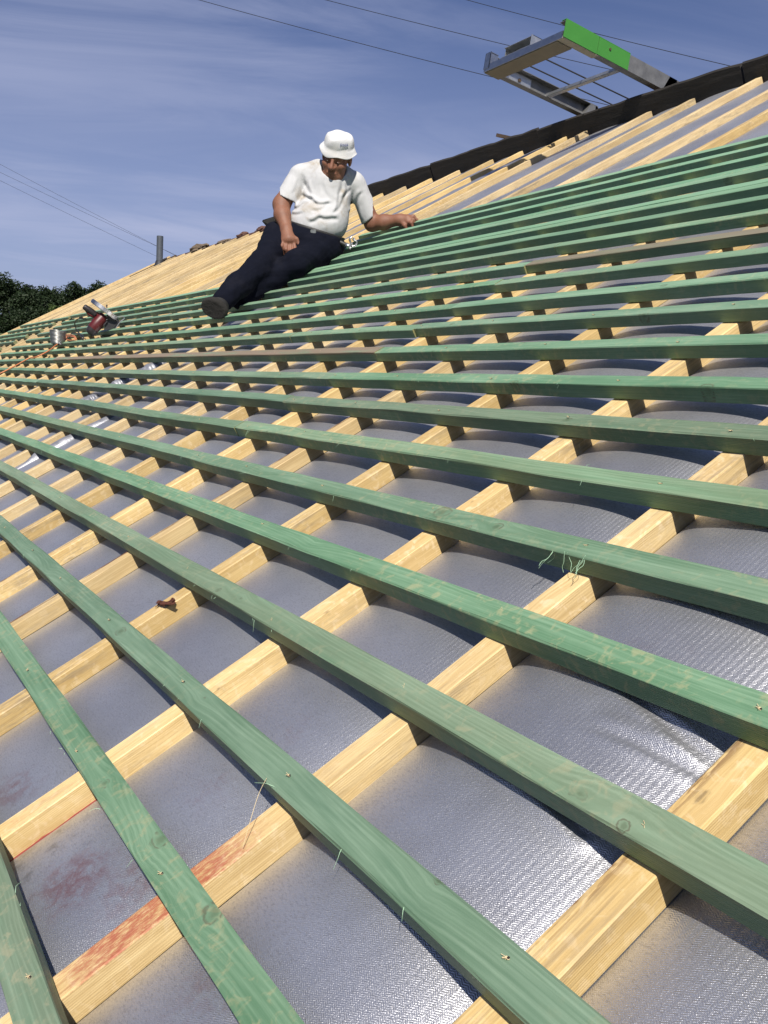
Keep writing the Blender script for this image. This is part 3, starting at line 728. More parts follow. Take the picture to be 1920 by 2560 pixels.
for a, b_ in (((0.0, LL-0.02, 0.05*U_), (0.004, LL+0.006, 0.72*U_)), ((0.0, LL+0.003, 0.05*U_), (0.05, LL+0.006, 0.72*U_)), ((0.046, LL-0.05, 0.05*U_), (0.05, LL+0.006, 0.66*U_)), ((0.0, LL-0.05, 0.69*U_), (0.05, LL+0.006, 0.72*U_))): add_box(bm, a, b_)
from_bm('end_bracket', bm, M_STEEL, lad)
bm = bmesh.new(); add_box(bm, (0.24*U_, 1.95*U_, 0.02*U_), (WX-0.30*U_, 2.17*U_, 0.17*U_)); bmesh.ops.bevel(bm, geom=bm.edges[:], offset=0.003, segments=2, affect='EDGES')
from_bm('rung', bm, M_ALU, lad)
bm = bmesh.new(); add_box(bm, (TH+0.001, 2.9*U_, 0.06*U_), (TH+0.004, 4.9*U_, 0.53*U_))
pl = from_bm('guide_plate', bm, M_ALU, lad)
bm = bmesh.new(); add_tube(bm, [(TH+0.004, 4.35*U_, 0.3*U_), (TH+0.012, 4.35*U_, 0.3*U_)], 0.024, 20); from_bm('pulley', bm, M_STEEL, pl)
bm = bmesh.new(); add_tube(bm, [(TH+0.004, 3.55*U_, 0.28*U_), (TH+0.010, 3.55*U_, 0.28*U_)], 0.011, 12); from_bm('bolt', bm, M_OLDWOOD, pl)
for x, xe in ((1.75, 1.5), (2.75, 2.5)):
    bm = bmesh.new(); add_tube(bm, [(x*U_, -0.1, 0.22*U_), (xe*U_, 4.9*U_, 0.25*U_)], 0.0042, 8)
    from_bm('rope', bm, M_ROPE, lad)

# ------------------------------------------------------------------ circular saw, wire coil, orange cord
M_GUNMETAL = plain('dark_plate', (0.05, 0.05, 0.052), 0.45, 0.6, 0.3, 30)
SA_O, SA_AX, SAS = [[-5.4471,1.0511,4.242],[[0.24762,0.96581,0.07684],[-0.96796,0.24321,0.06242],[0.0416,-0.08983,0.99509]],0.000341]
SM = Matrix(((SA_AX[0][0], SA_AX[1][0], SA_AX[2][0], SA_O[0]), (SA_AX[0][1], SA_AX[1][1], SA_AX[2][1], SA_O[1]), (SA_AX[0][2], SA_AX[1][2], SA_AX[2][2], SA_O[2]), (0, 0, 0, 1)))
saw = empty('circular_saw', SM)
tag(saw, 'maroon and silver circular saw lying tilted on the green battens', 'saw')
def sp_(x, y, d=0.0): return Vector(((x-700)*SAS, d*SAS, (650-y)*SAS))     # drawing millimetres -> saw frame
bm = bmesh.new(); add_tube(bm, [sp_(590, 845, -40), sp_(600, 830, -40), sp_(700, 720, -20), sp_(790, 625, 0), sp_(830, 585, 10)], [x*SAS for x in (100, 112, 118, 112, 95)], 24)
mot = from_bm('motor_housing', bm, M_RED, saw); shade_auto(mot)
bm = bmesh.new(); add_tube(bm, [sp_(512, 925, -50), sp_(525, 915, -50), sp_(560, 878, -46), sp_(598, 838, -41)], [x*SAS for x in (55, 80, 100, 112)], 24)
cap = from_bm('end_cap', bm, M_DKPLAST, mot); shade_auto(cap)
bm = bmesh.new()
for k in range(6):
    a = k*1.047; add_box(bm, (0, 0, 0), (0.001, 0.001, 0.001))
add_tube(bm, smooth_path([sp_(660, 560, 0), sp_(590, 500, -10), sp_(510, 445, -15), sp_(455, 400, -15)], 4), [x*SAS for x in np.interp(np.linspace(0, 1, 13), [0, .5, .9, 1], [60, 62, 54, 34])], 14)
bm.verts.ensure_lookup_table(); bmesh.ops.delete(bm, geom=bm.verts[:48], context='VERTS')
hd = from_bm('handle', bm, M_DKPLAST, saw); shade_auto(hd)
bm = bmesh.new(); add_tube(bm, smooth_path([sp_(500, 470, 0), sp_(560, 560, -5), sp_(640, 590, 0), sp_(740, 600, 5)], 4), [34*SAS]*13, 12)
add_tube(bm, smooth_path([sp_(640, 520, 0), sp_(700, 560, 5), sp_(780, 610, 10)], 4), [42*SAS]*9, 12)
gp = from_bm('grip', bm, M_RED, saw); shade_auto(gp)
# blade guard: a shallow half drum seen nearly edge on
axis = Vector((230, 0, 290)).normalized(); rdir = Vector((290, 0, -230)).normalized(); dep = Vector((0, 1, 0))
cg = sp_(840, 470, 60)
bm = bmesh.new(); n = 26; R_ = 300*SAS; T_ = 82*SAS
def drum(bm, R_, T_, a0, a1, n, cen, off=0.0):
    A = [cen + (rdir*math.cos(a0+(a1-a0)*k/n) + dep*math.sin(a0+(a1-a0)*k/n))*R_ + axis*(off-T_/2) for k in range(n+1)]
    add_prism(bm, A, axis*T_)
drum(bm, R_, T_, math.pi*0.52, math.pi*2.0*0.5+math.pi*1.02, n, cg)
bmesh.ops.bevel(bm, geom=bm.edges[:], offset=0.004, segments=3, affect='EDGES')
bgd = from_bm('blade_guard', bm, M_STEEL, saw); shade_auto(bgd)
bm = bmesh.new(); drum(bm, 275*SAS, 6*SAS, 0, 6.2832*0.98, 40, cg - axis*0.008 + rdir*0.02)
from_bm('blade', bm, M_ALU, saw)
bm = bmesh.new(); A = [sp_(900, 480, -70), sp_(1105, 690, -40), sp_(1015, 835, -60), sp_(930, 850, -90), sp_(800, 850, -90), sp_(860, 660, -80)]
add_prism(bm, A, Vector((0.001, 0.004, 0.001)))
add_prism(bm, [sp_(905, 475, -60), sp_(1110, 690, -40), sp_(1100, 705, 160), sp_(895, 490, 160)], Vector((-0.002, 0, -0.003)))
bp = from_bm('base_plate', bm, M_GUNMETAL, saw)
bm = bmesh.new(); add_tube(bm, smooth_path([sp_(1060, 605, -50), sp_(1150, 598, -50), sp_(1195, 610, -50), sp_(1185, 645, -50), sp_(1120, 690, -60), sp_(1020, 825, -70)], 5), 9*SAS, 6)
from_bm('rip_guide', bm, M_STEEL, saw)
bm = bmesh.new(); add_tube(bm, [sp_(880, 430, -20), sp_(884, 370, -20)], 14*SAS, 8); add_tube(bm, [sp_(870, 690, -110), sp_(800, 770, -110)], 16*SAS, 8); add_tube(bm, [sp_(860, 660, -110), sp_(920, 650, -110)], 14*SAS, 8)
from_bm('depth_lever', bm, M_DKPLAST, saw)
SAWCORD = [[-39.616,8.893,0.9],[-40.146,8.769,1.0],[-42.187,9.019,0.9],[-43.202,9.086,0.7],[-43.215,9.01,0.4],[-42.448,8.889,0.24],[-38.847,8.085,0.24],[-38.963,8.184,0.24],[-41.591,8.732,0.24],[-44.616,9.036,0.24],[-43.399,8.647,0.24],[-43.242,8.434,0.24]]
SI = SM.inverted()
bm = bmesh.new(); add_tube(bm, [SI @ W(*p) for p in smooth_path(SAWCORD, 6)], 0.0042, 8)
from_bm('power_cord', bm, M_BLACK, saw, smooth=True)

CC = [-42.688,7.71,0.19]
coil = empty('wire_coil', Matrix.Translation(W(*CC)))
tag(coil, 'shiny coil of steel wire standing on the battens beside the orange cord', 'wire coil')
bm = bmesh.new(); pts = []
for k in range(15*20+1):
    a = k/20*6.2832; t = k/300
    r = 0.044+0.012*t + 0.0015*math.sin(k*0.7)
    pts.append((r*math.cos(a), r*math.sin(a), 0.004+0.098*t+0.001*math.sin(k*0.31)))
add_tube(bm, pts, 0.0041, 6)
from_bm('wire_winding', bm, M_NAIL, coil, smooth=True)
bm = bmesh.new(); add_tube(bm, [(0, 0, 0.0), (0, 0, 0.090)], [0.036, 0.044], 20)
from_bm('core', bm, M_DKPLAST, coil, smooth=False)

CORD = [[-40.145,8.11,0.24],[-42.781,8.659,0.24],[-45.227,8.887,0.24],[-44.136,8.486,0.24],[-41.265,8.027,0.24],[-40.231,8.087,0.24],[-42.369,8.503,0.24],[-44.292,8.65,0.24],[-42.714,8.203,0.24],[-42.39,7.642,0.24],[-41.114,6.87,0.24],[-41.028,6.208,0.24],[-42.203,6.062,0.24],[-41.765,5.179,0.24],[-41.662,4.441,0.24],[-42.188,3.818,0.24]]
bm = bmesh.new(); base = W(*CORD[0])
add_tube(bm, [W(*p)-base for p in smooth_path(CORD, 7)], 0.0046, 8)
tag(from_bm('extension_cord', bm, M_ORANGE, None, Matrix.Translation(base), smooth=True), 'orange extension cord bunched by the coil and running off across the battens', 'cord')

# ------------------------------------------------------------------ the roofer: bodies grown from distance fields
def sd_rc(P, a, ra, b, rb):
    a = np.array(a, np.float32); b = np.array(b, np.float32); ab = b-a; L2 = max(float(ab @ ab), 1e-9)
    t = np.clip(((P-a) @ ab)/L2, 0, 1)
    return np.sqrt(((P - a - t[..., None]*ab)**2).sum(-1)) - (ra+(rb-ra)*t)
def sd_el(P, c, r, rot=None):
    q = P - np.array(c, np.float32)
    if rot is not None: q = q @ np.array(rot, np.float32)
    r = np.array(r, np.float32)
    k0 = np.sqrt(((q/r)**2).sum(-1)); k1 = np.sqrt(((q/(r*r))**2).sum(-1))+1e-6
    return k0*(k0-1)/k1
def prim_d(P, p):
    return sd_rc(P, p[1], p[2], p[3], p[4]) if p[0] == 'rc' else sd_el(P, p[1], p[2], p[4] if len(p) > 4 else None)
def prim_box(p):
    if p[0] == 'rc':
        a, b = np.array(p[1]), np.array(p[3]); r = max(p[2], p[4]); return np.minimum(a, b)-r, np.maximum(a, b)+r
    c = np.array(p[1]); r = max(p[2]); return c-r, c+r
class Field:
    def __init__(s, prims, h, pad=0.05):
        lo = np.min([prim_box(p)[0] for p in prims], 0)-pad; hi = np.max([prim_box(p)[1] for p in prims], 0)+pad
        s.h = h; s.lo = lo; s.n = np.ceil((hi-lo)/h).astype(int)+1
        s.F = np.full(s.n, 0.06, np.float32)
        for p in prims: s.add(p)
    def sub(s, lo, hi):
        i0 = np.maximum(((lo-s.lo)/s.h).astype(int), 0); i1 = np.minimum(((hi-s.lo)/s.h).astype(int)+2, s.n)
        ax = [s.lo[k]+s.h*np.arange(i0[k], i1[k]) for k in range(3)]
        P = np.stack(np.meshgrid(*ax, indexing='ij'), -1).astype(np.float32)
        return tuple(slice(i0[k], i1[k]) for k in range(3)), P
    def add(s, p):
        lo, hi = prim_box(p); k = p[5] if p[0] == 'rc' else p[3]
        sl, P = s.sub(lo-0.05-k, hi+0.05+k); d = np.minimum(prim_d(P, p), 0.06); F = s.F[sl]
        hh = np.clip(0.5+0.5*(F-d)/k, 0, 1); s.F[sl] = F*(1-hh)+d*hh-k*hh*(1-hh)
    def cut(s, p, k=0.006):
        lo, hi = prim_box(p); sl, P = s.sub(lo-0.02, hi+0.02); d = -prim_d(P, p); F = s.F[sl]
        hh = np.clip(0.5-0.5*(F-d)/k, 0, 1); s.F[sl] = F*(1-hh)+d*hh+k*hh*(1-hh)
    def grid(s): return s.sub(s.lo, s.lo+s.h*(s.n-1))[1]
    def plane(s, p, n, k=0.004):    # keep the side opposite to n
        P = s.grid(); d = (P-np.array(p, np.float32)) @ np.array(n, np.float32); F = s.F
        hh = np.clip(0.5-0.5*(F-d)/k, 0, 1); s.F = F*(1-hh)+d*hh+k*hh*(1-hh)
    def mesh(s, name, relax=1):
        F = s.F; n = s.n; S = F < 0
        cs = [S[i:n[0]-1+i, j:n[1]-1+j, k:n[2]-1+k] for i in (0, 1) for j in (0, 1) for k in (0, 1)]
        tot = sum(c.astype(np.int8) for c in cs); act = (tot > 0) & (tot < 8)
        idx = -np.ones(act.shape, np.int64); I = np.argwhere(act); idx[act] = np.arange(len(I))
        acc = np.zeros((len(I), 3)); cnt = np.zeros(len(I))
        corners = [(i, j, k) for i in (0, 1) for j in (0, 1) for k in (0, 1)]
        for a in corners:
            for ax in range(3):
                if a[ax]: continue
                b = list(a); b[ax] = 1
                fa = F[I[:, 0]+a[0], I[:, 1]+a[1], I[:, 2]+a[2]]; fb = F[I[:, 0]+b[0], I[:, 1]+b[1], I[:, 2]+b[2]]
                m = (fa < 0) != (fb < 0); t = np.where(m, fa/np.where(m, fa-fb, 1), 0)
                pos = np.tile(np.array(a, float), (len(I), 1)); pos[:, ax] += t
                acc[m] += pos[m]; cnt[m] += 1
        V = (I + acc/cnt[:, None])*s.h + s.lo
        faces = []
        for ax in range(3):
            o1, o2 = [(1, 2), (2, 0), (0, 1)][ax]
            sh = [slice(1, -1)]*3; sh[ax] = slice(0, n[ax]-1)
            A = S[tuple(sh)]; sh2 = list(sh); sh2[ax] = slice(1, n[ax]); B = S[tuple(sh2)]
            for inv in (0, 1):
                m = (A & ~B) if inv == 0 else (~A & B)
                E = np.argwhere(m); 
                if not len(E): continue
                E = E + np.array([0 if k == ax else 1 for k in range(3)])
                d1 = np.zeros(3, int); d1[o1] = 1; d2 = np.zeros(3, int); d2[o2] = 1
                q = [idx[tuple((E-x).T)] for x in (d1+d2, d2, 0*d1, d1)]
                if inv: q = q[::-1]
                faces.append(np.stack(q, 1))
        Q = np.concatenate(faces); Q = Q[(Q >= 0).all(1)]
        for _ in range(relax):
            S_ = np.zeros_like(V); c_ = np.zeros(len(V))
            for a in range(4):
                b = (a+1) % 4
                np.add.at(S_, Q[:, a], V[Q[:, b]]); np.add.at(c_, Q[:, a], 1); np.add.at(S_, Q[:, b], V[Q[:, a]]); np.add.at(c_, Q[:, b], 1)
            V = V*0.5 + 0.5*S_/np.maximum(c_, 1)[:, None]
        me = bpy.data.meshes.new(name); me.from_pydata(V.tolist(), [], Q.tolist()); me.update()
        return me

BK = {"man_origin":[-3.6717,1.6914,4.6272],"man_axes":[[0.45149,0.8897,0.06782],[-0.88558,0.43751,0.15601],[0.10913,-0.13049,0.98543]],"body":[["rc",[0.0388,-0.12,0.0714],0.0626,[0.1023,-0.1,0.2696],0.0746,0.03],["rc",[0.1289,-0.1,0.3185],0.0471,[0.1453,-0.14,0.3538],0.0452,0.03],["rc",[-0.0403,-0.08,0.3203],0.0434,[-0.1281,-0.12,0.184],0.043,0.03],["rc",[-0.1294,-0.12,0.1875],0.0415,[-0.1258,-0.16,0.1303],0.0404,0.02],["rc",[-0.1258,-0.16,0.1303],0.0404,[-0.1039,-0.22,0.0615],0.0284,0.02],["rc",[-0.1061,-0.225,0.0559],0.0291,[-0.095,-0.26,0.0139],0.0304,0.015],["rc",[-0.1078,-0.225,0.0489],0.023,[-0.1168,-0.26,0.0104],0.0182,0.015],["rc",[-0.1005,-0.225,0.0489],0.023,[-0.072,-0.26,0.0104],0.0198,0.015],["rc",[-0.1239,-0.262,0.0104],0.0099,[-0.1285,-0.285,-0.018],0.0098,0.006],["rc",[-0.1285,-0.285,-0.018],0.0098,[-0.1171,-0.275,-0.0598],0.0076,0.006],["rc",[-0.1068,-0.268,0.0014],0.0099,[-0.1088,-0.292,-0.0346],0.0102,0.006],["rc",[-0.1088,-0.292,-0.0346],0.0102,[-0.0982,-0.28,-0.0822],0.0076,0.006],["rc",[-0.0881,-0.268,-0.0014],0.0099,[-0.0867,-0.292,-0.0402],0.0102,0.006],["rc",[-0.0867,-0.292,-0.0402],0.0102,[-0.0796,-0.28,-0.0878],0.0076,0.006],["rc",[-0.0707,-0.266,0.0028],0.0099,[-0.0635,-0.288,-0.0333],0.0098,0.006],["rc",[-0.0635,-0.288,-0.0333],0.0098,[-0.0605,-0.275,-0.0753],0.0076,0.006],["rc",[-0.0789,-0.235,0.0384],0.013,[-0.0539,-0.262,0.0139],0.0106,0.008],["rc",[-0.0539,-0.262,0.0139],0.0106,[-0.0403,-0.27,-0.0209],0.0091,0.006],["rc",[0.259,-0.08,0.2855],0.041,[0.3379,-0.06,0.0958],0.0388,0.03],["rc",[0.3379,-0.06,0.0929],0.0372,[0.3955,-0.1,0.0994],0.0369,0.025],["rc",[0.3955,-0.1,0.0994],0.0369,[0.4746,-0.14,0.1108],0.0273,0.02],["rc",[0.4746,-0.14,0.1108],0.0281,[0.5137,-0.16,0.1126],0.0248,0.015],["rc",[0.4811,-0.15,0.1035],0.0202,[0.5127,-0.17,0.0961],0.017,0.015],["rc",[0.4871,-0.165,0.0961],0.0132,[0.4964,-0.185,0.0816],0.01,0.008],["rc",[0.4964,-0.185,0.0816],0.01,[0.5054,-0.185,0.0654],0.0081,0.006],["rc",[0.5141,-0.155,0.1212],0.0117,[0.5434,-0.16,0.1268],0.0097,0.008],["rc",[0.5434,-0.16,0.1268],0.0097,[0.5625,-0.165,0.1083],0.0078,0.006],["rc",[0.5163,-0.17,0.1123],0.0108,[0.5393,-0.185,0.1099],0.0093,0.008],["rc",[0.5393,-0.185,0.1099],0.0093,[0.5506,-0.185,0.0909],0.0077,0.006],["rc",[0.5131,-0.18,0.1008],0.01,[0.5287,-0.195,0.0949],0.0089,0.008],["rc",[0.5287,-0.195,0.0949],0.0089,[0.5355,-0.195,0.078],0.0077,0.006],["rc",[0.5157,-0.14,0.118],0.0109,[0.5477,-0.135,0.1217],0.0094,0.008],["rc",[0.5477,-0.135,0.1217],0.0094,[0.5684,-0.14,0.1017],0.0078,0.006]],"head":[0.1552,-0.15,0.4064],"shirt":[["el",[0.1056,-0.09,0.2387],[0.124,0.108,0.155],0.03],["el",[0.0621,-0.12,0.1176],[0.143,0.122,0.105],0.06],["el",[0.0521,-0.12,0.0679],[0.138,0.12,0.08],0.05],["rc",[-0.0274,-0.08,0.3343],0.0442,[0.2457,-0.08,0.3022],0.0426,0.04],["rc",[0.0617,-0.09,0.3728],0.0315,[-0.0103,-0.08,0.3413],0.0394,0.03],["rc",[0.1887,-0.09,0.3507],0.0299,[0.2332,-0.08,0.3098],0.0379,0.03],["el",[0.1264,-0.11,0.3144],[0.08,0.07,0.06],0.04]],"sleeveR":[["rc",[-0.0403,-0.08,0.3203],0.0505,[-0.1074,-0.11,0.195],0.0627,0.03]],"sleeveL":[["rc",[0.2575,-0.08,0.2855],0.0473,[0.3327,-0.06,0.1124],0.0538,0.03]],"cutR":[[-0.1491,-0.1,0.2337],[-0.0437,-0.1,0.185],[-0.1332,-0.1,0.1566]],"cutL":[[0.2886,-0.06,0.0856],[0.3737,-0.06,0.1505],[0.3568,-0.06,0.0727]],"hem":[[-0.0863,-0.13,0.098],[0.1755,-0.13,0.0143]],"pants":[["el",[-0.0145,-0.14,0.0143],[0.168,0.13,0.095],0.04],["el",[0.0663,-0.15,-0.0214],[0.125,0.13,0.1],0.05],["rc",[-0.1397,-0.16,0.0142],0.0761,[-0.24,-0.38,-0.1145],0.0593,0.03],["rc",[-0.24,-0.38,-0.1145],0.0593,[-0.3323,-0.47,-0.1945],0.0581,0.03],["rc",[-0.3323,-0.47,-0.1945],0.0581,[-0.4075,-0.56,-0.2639],0.0527,0.03],["rc",[0.0733,-0.16,-0.0357],0.0815,[-0.0596,-0.34,-0.0999],0.0643,0.03],["rc",[-0.0596,-0.34,-0.0999],0.0628,[-0.205,-0.36,-0.1962],0.0536,0.03],["rc",[-0.205,-0.36,-0.1962],0.0521,[-0.3393,-0.42,-0.2725],0.0456,0.03],["rc",[-0.1728,-0.13,0.0463],0.0515,[-0.2047,-0.22,-0.0245],0.0399,0.03]],"boot":[["rc",[-0.4225,-0.6,-0.2961],0.041,[-0.4602,-0.56,-0.2959],0.0385,0.02],["rc",[-0.4137,-0.57,-0.27],0.0398,[-0.4349,-0.6,-0.3014],0.0424,0.02]],"boot_c":[-0.4376,-0.62,-0.3],"belt":[[-0.0794,-0.13,0.0818],[0.1754,-0.13,0.0036],["el",[0.0474,-0.125,0.0572],[0.158,0.131,0.11],0.05]],"hammer":[[0.1362,-0.2,0.0141],[0.2069,-0.26,-0.021],[0.2072,-0.26,0.0035],[0.2466,-0.27,-0.0175],[0.2187,-0.25,0.014]],"pouch":[[-0.2403,0.02,0.1073],[-0.1784,0.0,0.1251],[-0.1489,-0.02,0.0871],[-0.2113,0.02,0.0732]],"buckle":[0.0286,-0.262,0.0486],"creases":[[[-0.0185,-0.2,0.226],[0.0209,-0.2,0.209],0.0085,0.011049999999999999],[[0.0158,-0.2,0.2104],[0.048,-0.2,0.1898],0.0085,0.011049999999999999],[[0.0348,-0.2,0.1843],[0.1133,-0.2,0.181],0.007649999999999999,0.0102],[[-0.0673,-0.2,0.1591],[0.0009,-0.2,0.1897],0.0085,0.009349999999999999],[[0.0341,-0.2,0.149],[0.1022,-0.2,0.1713],0.0085,0.0068],[[0.0132,-0.2,0.0947],[0.0647,-0.2,0.1157],0.0102,0.011049999999999999],[[0.061,-0.2,0.1157],[0.1486,-0.2,0.1068],0.0102,0.011049999999999999],[[0.1359,-0.2,0.1402],[0.1735,-0.2,0.2164],0.007649999999999999,0.007649999999999999],[[0.1492,-0.2,0.1472],[0.2162,-0.2,0.2579],0.007649999999999999,0.0085],[[0.2311,-0.2,0.1474],[0.2816,-0.2,0.2444],0.0085,0.009349999999999999],[[0.0011,-0.2,0.291],[0.0143,-0.2,0.2365],0.007649999999999999,0.0068],[[-0.0196,-0.2,0.3249],[-0.0031,-0.2,0.2638],0.007649999999999999,0.0051],[[-0.0752,-0.2,0.1356],[-0.0221,-0.2,0.1398],0.007649999999999999,0.0068],[[0.2591,-0.2,0.1683],[0.2682,-0.2,0.1161],0.007649999999999999,0.0068],[[0.0788,-0.2,0.2778],[0.1065,-0.2,0.2093],0.0102,0.00425],[[-0.0666,-0.2,0.2361],[-0.0397,-0.2,0.2976],0.0085,0.0051],[[0.1804,-0.2,0.2987],[0.1647,-0.2,0.2095],0.0085,0.0068],[[0.2057,-0.2,0.292],[0.1936,-0.2,0.1958],0.007649999999999999,0.007649999999999999]],"mouths":[[-0.0985,-0.1,0.2059],[0.3304,-0.06,0.116]],"neckcut":[0.1426,-0.16,0.3592]}
ax_ = BK['man_axes']; og = BK['man_origin']
MM = Matrix(((ax_[0][0], ax_[1][0], ax_[2][0], og[0]), (ax_[0][1], ax_[1][1], ax_[2][1], og[1]), (ax_[0][2], ax_[1][2], ax_[2][2], og[2]), (0, 0, 0, 1)))
man = empty('person', MM)
tag(man, 'man in a white bucket hat, white T-shirt and navy trousers reclining on the roof', 'person')

def skin_mat():
    m, t, b = newmat('weathered_skin')
    co = t.n('ShaderNodeTexCoord').outputs['Object']
    n = t.noise(co, 26, 5); n2 = t.noise(co, 220, 3)
    c = t.mix(n, (0.140, 0.056, 0.033, 1), (0.265, 0.118, 0.070, 1))
    c = t.mix(t.m('MULTIPLY', t.step(n2, 0.55, 0.75), 0.3), c, (0.16, 0.07, 0.045, 1))
    t.set(b.inputs['Base Color'], c); b.inputs['Roughness'].default_value = 0.62
    b.inputs['Subsurface Weight'].default_value = 0.08; b.inputs['Subsurface Radius'].default_value = (0.01, 0.004, 0.002)
    bump(t, b, n2, 0.3, 0.002); return m
def cloth(name, a, bcol, dirt, damt, weave=900, sheen=0.1):
    m, t, b = newmat(name)
    co = t.n('ShaderNodeTexCoord').outputs['Object']
    n = t.noise(co, 9, 6, 0.65, 0.4); w = t.noise(co, weave, 2); f = t.noise(t.vm('MULTIPLY', co, (1, 1, 0.4)), 30, 4, 0.6, 1.0)
    c = t.mix(f, (*a, 1), (*bcol, 1)); c = t.mix(t.m('MULTIPLY', t.step(n, 0.50, 0.74), damt), c, (*dirt, 1))
    t.set(b.inputs['Base Color'], c); b.inputs['Roughness'].default_value = 0.9; b.inputs['Specular IOR Level'].default_value = 0.15
    b.inputs['Sheen Weight'].default_value = sheen
    bump(t, b, t.m('ADD', t.m('MULTIPLY', w, 0.3), f), 0.35, 0.006); return m
M_SKIN = skin_mat()
M_SHIRT = cloth('white_cotton', (0.45, 0.452, 0.46), (0.52, 0.522, 0.535), (0.32, 0.27, 0.20), 0.85)
M_HAT = cloth('white_canvas', (0.54, 0.54, 0.54), (0.60, 0.60, 0.612), (0.60, 0.56, 0.48), 0.35)
M_PANTS = cloth('navy_workcloth', (0.0016, 0.0023, 0.0066), (0.0034, 0.0048, 0.0125), (0.014, 0.014, 0.02), 0.3, 900, 0.0)
M_LEATH = plain('black_leather', (0.016, 0.015, 0.014), 0.55, 0, 0.3, 40)
M_SOLE = plain('dusty_sole', (0.014, 0.0125, 0.011), 0.9, 0, 0.3, 60, 0.6)
M_EYE = plain('eye', (0.05, 0.04, 0.035), 0.25, 0, 0.1, 50)
M_HAIR = plain('grey_hair', (0.16, 0.15, 0.14), 0.8, 0, 0.4, 200)
M_INK = plain('blue_print', (0.06, 0.09, 0.30), 0.8, 0, 0.1, 50)

# head frame: viewer-right, forward, up
hc = Vector(BK['head'])
fw = Vector((-0.30, -0.86, -0.34)).normalized(); rt = fw.cross(Vector((0.24, 0, 1))).normalized()*-1.0
if rt.x < 0: rt = -rt
up = fw.cross(rt).normalized()
if up.z < 0: up = -up
HR = np.array([[rt.x, fw.x, up.x], [rt.y, fw.y, up.y], [rt.z, fw.z, up.z]])
HS = 0.90
def hp(x, y, z): return tuple(hc + (rt*x + fw*y + up*z)*HS)
def hel(c, r, k=0.015): return ['el', hp(*c), [q*HS for q in r], k, HR.tolist()]
def hrc(a, ra, b_, rb, k=0.008): return ['rc', hp(*a), ra*HS, hp(*b_), rb*HS, k]
head = [hel((0, -0.018, 0.035), (0.073, 0.090, 0.086)), hel((0, 0.030, -0.035), (0.060, 0.062, 0.074), 0.03), hrc((-0.030, 0.052, -0.082), 0.024, (0.030, 0.052, -0.082), 0.024, 0.03), hel((0, 0.070, -0.094), (0.022, 0.020, 0.018), 0.02),
        hrc((-0.040, 0.074, 0.026), 0.012, (0.040, 0.074, 0.026), 0.012, 0.015), hrc((0, 0.086, 0.014), 0.009, (0, 0.108, -0.024), 0.0125, 0.010), hel((-0.013, 0.096, -0.028), (0.009, 0.011, 0.008), 0.006), hel((0.013, 0.096, -0.028), (0.009, 0.011, 0.008), 0.006),
        hel((-0.044, 0.058, -0.020), (0.022, 0.022, 0.020), 0.02), hel((0.044, 0.058, -0.020), (0.022, 0.022, 0.020), 0.02), hrc((-0.022, 0.086, -0.058), 0.008, (0.022, 0.086, -0.058), 0.008, 0.008), hrc((-0.020, 0.082, -0.072), 0.009, (0.020, 0.082, -0.072), 0.009, 0.008),
        hel((-0.076, -0.010, -0.004), (0.010, 0.019, 0.033), 0.006), hel((0.076, -0.010, -0.004), (0.010, 0.019, 0.033), 0.006), hel((0, 0.03, -0.108), (0.045, 0.045, 0.022), 0.03)]
body = Field(BK['body'] + head, 0.0035)
for sx in (-1, 1): body.cut(hel((sx*0.031, 0.092, 0.004), (0.018, 0.014, 0.012)), 0.010)
body.cut(hrc((-0.024, 0.097, -0.0655), 0.0035, (0.024, 0.097, -0.0655), 0.0035), 0.004)
for sx in (-1, 1): body.cut(hrc((sx*0.022, 0.098, -0.030), 0.003, (sx*0.036, 0.086, -0.066), 0.003), 0.006)   # creases from nose to mouth
for sx in (-1, 1): body.add(hel((sx*0.030, 0.074, 0.005), (0.0125, 0.0125, 0.0105), 0.003))
bo = link('body', body.mesh('body', 1), M_SKIN, man, smooth=True)
for sx in (-1, 1):
    bm = bmesh.new(); bmesh.ops.create_uvsphere(bm, u_segments=12, v_segments=8, radius=0.0062)
    for v in bm.verts: v.co.z *= 0.55
    from_bm('eye', bm, M_EYE, man, Matrix(((rt.x, fw.x, up.x, 0), (rt.y, fw.y, up.y, 0), (rt.z, fw.z, up.z, 0), (0, 0, 0, 1))).copy() and (Matrix.Translation(hp(sx*0.030, 0.083, 0.004)) @ Matrix(((rt.x, fw.x, up.x, 0), (rt.y, fw.y, up.y, 0), (rt.z, fw.z, up.z, 0), (0, 0, 0, 1)))), smooth=True)
hair = Field([hel((0, -0.020, 0.030), (0.0765, 0.0935, 0.086), 0.005)], 0.004)
hair.plane(hp(0, 0, 0.06), tuple(up)); hair.plane(hp(0, 0, -0.035), tuple(-up)); hair.plane(hp(0, 0.015, 0), tuple(fw))
link('hair', hair.mesh('hair', 1), M_HAIR, man, smooth=True)

